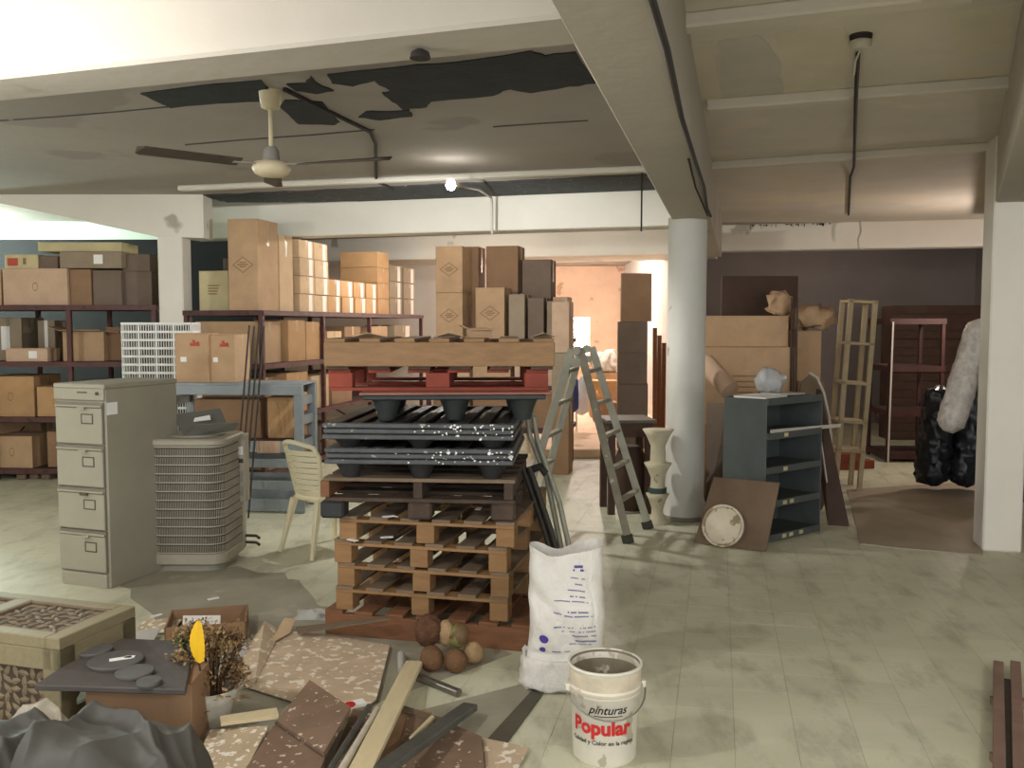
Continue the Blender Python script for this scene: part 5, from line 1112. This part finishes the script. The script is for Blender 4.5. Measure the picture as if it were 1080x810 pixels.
# ================================================================== DRIED PLANT
q = Z(216, 765); t = thing('dried_plant', 'dried brown flower arrangement in a pale basket', 'plant', (q.x+.02, q.y+.03, 0))
MB().lathe([(.07, 0), (.1, .1), (.115, .16), (.11, .16), (.09, .08), (.001, .07)], 20).build('pot', 'basket', t)
rr_2 = random.Random(5); stm = MB(); lf = MB(); gr = MB(); dk_ = MB()
for k in range(34):
    a_ = rr_2.uniform(0, 6.28); r_ = rr_2.uniform(.02, .13); top = Vector((math.cos(a_)*r_*1.2-.01, math.sin(a_)*r_, .3+rr_2.uniform(-.1, .14)))
    stm.tube([(math.cos(a_)*.03, math.sin(a_)*.03, .08), (top.x*.5, top.y*.5, .2), top], .004, 5)
    for q_ in range(110):
        v = Vector((rr_2.gauss(0, .021), rr_2.gauss(0, .021), rr_2.gauss(0, .018))); c2 = top+v; s_ = rr_2.uniform(.006, .014); n1_ = Vector((rr_2.gauss(0, 1), rr_2.gauss(0, 1), rr_2.gauss(0, 1))).normalized(); n2_ = n1_.cross(Vector((.3, .2, 1))).normalized()
        (gr if (k % 9 == 0 and top.x < 0) else (dk_ if k % 3 == 0 else lf)).add([c2-n1_*s_, c2+n2_*s_*.6, c2+n1_*s_, c2-n2_*s_*.6], [(0, 1, 2, 3)])
stm.build('stems', 'stem', t); stuff(lf.build('dried_flowers', 'dried_leaf', t)); stuff(gr.build('green_leaves', 'leaf_green', t)); stuff(dk_.build('dark_flowers', 'dried_dark', t))
ll = MB()
for k in range(60):
    a_ = rr_2.uniform(0, 6.28); c2 = Vector((math.cos(a_)*.12, math.sin(a_)*.12, rr_2.uniform(.1, .2))); d2 = Vector((math.cos(a_), math.sin(a_), rr_2.uniform(-.4, .5))).normalized(); e2_ = d2.cross(Vector((0, 0, 1))).normalized()
    ll.add([c2, c2+d2*.03+e2_*.012, c2+d2*.06, c2+d2*.03-e2_*.012], [(0, 1, 2, 3)])
stuff(ll.build('lower_leaves', 'dried_leaf', t))
a = A(221, 697, q.y); t = thing('yellow_plate', 'bright yellow fluted plastic leaf stuck upright in the dried flowers', 'ornament', (a.x, q.y-.14, 0))
zb0 = A(221, 699, q.y-.14).z; zt0 = A(221, 656, q.y-.14).z; hh_ = zt0-zb0; rg = []
for i in range(25):
    u = i/24; wd_ = .027*(math.sin(math.pi*min(1, .12+u*.88)))**.7+.003+(.002 if i % 3 == 0 else 0); x_ = .008-.02*(1-u)*u*2
    z_ = zb0+hh_*u; rg.append([Vector((x_-wd_, .0, z_+.008)), Vector((x_, -.006, z_)), Vector((x_+wd_, 0, z_+.008)), Vector((x_, .0, z_+.002))])
MB().rings(rg, True, False).build('leaf', 'yellow', t); MB().tube([(0, 0, zb0+.02), (0, .1, .1)], .005, 6).build('stalk', 'stem', t)
mb = MB().lathe([(.13, .002), (.17, .02), (.16, .09), (.12, .15), (.02, .12)], 24, (q.x+.1, q.y+.02, 0), caps=False) if 0 else None
c3 = Z(235, 700); drape('clear crumpled plastic wrap right of the dried flowers', 'plastic_wrap', c3.x+.02, c3.y, .11, .13, .14, 'poly_grey', 4.0, 30, .07, sc=9)
# ================================================================== FLATTENED CARDBOARD, TILES, PLANKS
def flat(label, pts, th=.006, mat='card_dirty', name='cardboard_sheet', cat='cardboard'):
    return tag(MB().sheet([Z(x, y, z) for x, y, z in pts], th).build(name, mat), label, cat)
flat('large flattened carton spattered with white paint before the pallets', [(255, 723, .02), (366, 757, .02), (397, 738, .02), (411, 681, .02), (350, 671, .02), (291, 664, .02)], .006, 'card_dirty')
flat('raised left flap of the paint spattered carton', [(247, 708, .03), (268, 722, .025), (296, 666, .03), (279, 655, .1)], .005, 'card_dirty')
flat('torn corner of a carton standing up behind the left flap', [(283, 680, .035), (305, 668, .035), (312, 653, .06), (300, 652, .07)], .005, 'card_pale', 'cardboard_scrap')
flat('long thin wooden strip lying on the bottom pallet corner', [(312, 662, .05), (314, 668, .05), (412, 653, .16), (411, 650, .16)], .01, 'wood_worn', 'wood_strip', 'strip')
flat('tilted brown board with white specks on top of the rubble', [(327, 719, .13), (292, 762, .10), (342, 796, .12), (370, 748, .15)], .018, 'card_brownpaint', 'brown_board', 'board')
flat('brown board under the tilted one at the bottom edge', [(292, 762, .07), (258, 815, .07), (335, 822, .09), (347, 790, .09)], .018, 'card_brownpaint', 'brown_board', 'board')
flat('brown strip of board between tilted board and pipes', [(372, 750, .06), (345, 815, .06), (372, 818, .06), (392, 752, .05)], .014, 'card_brownpaint', 'brown_board', 'board')
flat('cream speckled board at the bottom edge beside the sheeting', [(222, 772, .06), (200, 818, .05), (258, 818, .06), (283, 768, .08)], .02, 'card_cream', 'speckled_board', 'board')
flat('short cream lath sticking out left of the brown boards', [(232, 757, .11), (233, 764, .11), (294, 756, .11), (292, 748, .11)], .016, 'plank_cream', 'wood_lath', 'lath')
flat('brown board with white paint drops under the grey bar', [(432, 752, .03), (412, 818, .03), (512, 818, .03), (508, 778, .03), (470, 762, .03)], .012, 'card_brownpaint', 'brown_board', 'board')
flat('torn beige cardboard corner spattered with paint right of the brown board', [(509, 779, .012), (513, 818, .012), (545, 812, .012), (558, 789, .012)], .008, 'card_dirty')
flat('brown cardboard piece below the cream plank', [(418, 745, .025), (392, 818, .025), (430, 818, .025), (455, 752, .025)], .008, 'card_brown', 'cardboard_scrap')
tag(MB().bar(Z(437, 699, .05), Z(372, 830, .16), .085, .022).build('wooden_plank', 'plank_cream', bevel=.002), 'long cream plank lying across the rubble', 'plank')
tag(MB().bar(Z(496, 745, .05), Z(398, 815, .14), .07, .03).build('metal_bar', 'bar_grey', bevel=.004), 'dark grey flat metal bar lying across the boards', 'bar')
tag(MB().tube([Z(398, 748, .1), Z(352, 825, .16)], .013, 10).build('pipe', 'pipe_white'), 'pale painted pipe beside the cream plank', 'pipe')
tag(MB().tube([Z(389, 745, .1), Z(340, 825, .15)], .012, 10).build('pipe', 'bar_grey'), 'dark pipe lying along the pale one', 'pipe')
tag(MB().tube([Z(436, 712, .02), Z(484, 731, .02)], .02, 14).build('pipe', 'steel_pipe'), 'short shiny steel pipe on the floor before the coconuts', 'pipe')
tag(MB().tube([Z(456, 757, .06), Z(434, 779, .07)], .011, 8).build('wooden_stick', 'plank_cream'), 'short pale wooden stick under the metal bar', 'stick')
tag(MB().bar(Z(424, 747, .045), Z(470, 762, .045), .03, .014).build('wood_strip', 'wood_worn'), 'short worn wood strip crossing behind the metal bar', 'strip')
tag(MB().cbox(Z(372, 742, .05)+Vector((.02, .0, 0)), (.07, .06, .012), .5).build('paint_lump', 'paper'), 'white crusted lump at the head of the pipes', 'lump')
tag(MB().lathe([(.02, -.006), (.026, 0), (.02, .006)], 14, Z(369, 743, .08)).build('bottle_cap', 'ink_red'), 'small red cap on the white lump', 'cap')
q = Z(400, 706); tag(crumple(MB().tube([Z(423, 690, .02), Z(424, 708, .02)], .018, 8), .004, 20).build('plastic_bottle', 'poly_grey'), 'small flattened plastic bottle by the carton edge', 'bottle')
# clear film and dirt left of the pallets
c3 = Z(325, 655); drape('small heap of dusty film at the left foot of the pallets', 'plastic_wrap', c3.x, c3.y+.1, .1, .09, .06, 'poly_grey', 14.0, 24, .05, sc=9)
# slats at the right edge
t = thing('slatted_frame', 'end of a slatted pinkish wooden frame at the bottom right edge', 'frame', (0, 0, 0))
for (xa_, ya_, xb_, yb_) in ((1053, 700, 1054, 835), (1071, 700, 1076, 835)): MB().bar(Z(xa_, ya_, .05), Z(xb_, yb_, .05), .045, .03).build('slat', 'slat_pink', t, bevel=.003)
MB().bar(Z(1062, 718, .04), Z(1066, 838, .04), .03, .02).build('rail', 'pole_dark', t)
for yy in (740, 800): MB().bar(Z(1046, yy, .018), Z(1100, yy+3, .018), .05, .034).build('cross_board', 'slat_pink', t)
# flex and socket for the inferred hall lamps and the added fill lamps
def lamp_fitting(lo, label):
    l = bpy.data.objects[lo].location; t = thing('hall_or_fill_lamp', label, 'lamp', (l.x, l.y, 0))
    MB().tube([(0, 0, l.z+.09), (0, 0, HS if l.y < 16 else 3.0)], .006, 6).build('flex', 'wire', t); MB().tube([(0, 0, l.z+.06), (0, 0, l.z+.12)], .02, 10).build('socket', 'porcelain', t)
lamp_fitting('lamp_light_front', 'hanging lamp before the bright beam left of the picture'); lamp_fitting('fill_light_side_bay', 'added lamp in the left side bay standing in for daylight'); lamp_fitting('fill_light_corridor', 'added fill lamp in the corridor'); lamp_fitting('fill_light_store', 'added fill lamp in the right storeroom'); lamp_fitting('fill_light_near', 'added fill lamp behind the viewer'); lamp_fitting('fill_light_left', 'added fill lamp left of the filing cabinet outside the picture'); lamp_fitting('fill_light_pillar', 'added fill lamp behind the right pillar'); lamp_fitting('lamp_light_aisle', 'hanging lamp in the back aisle')
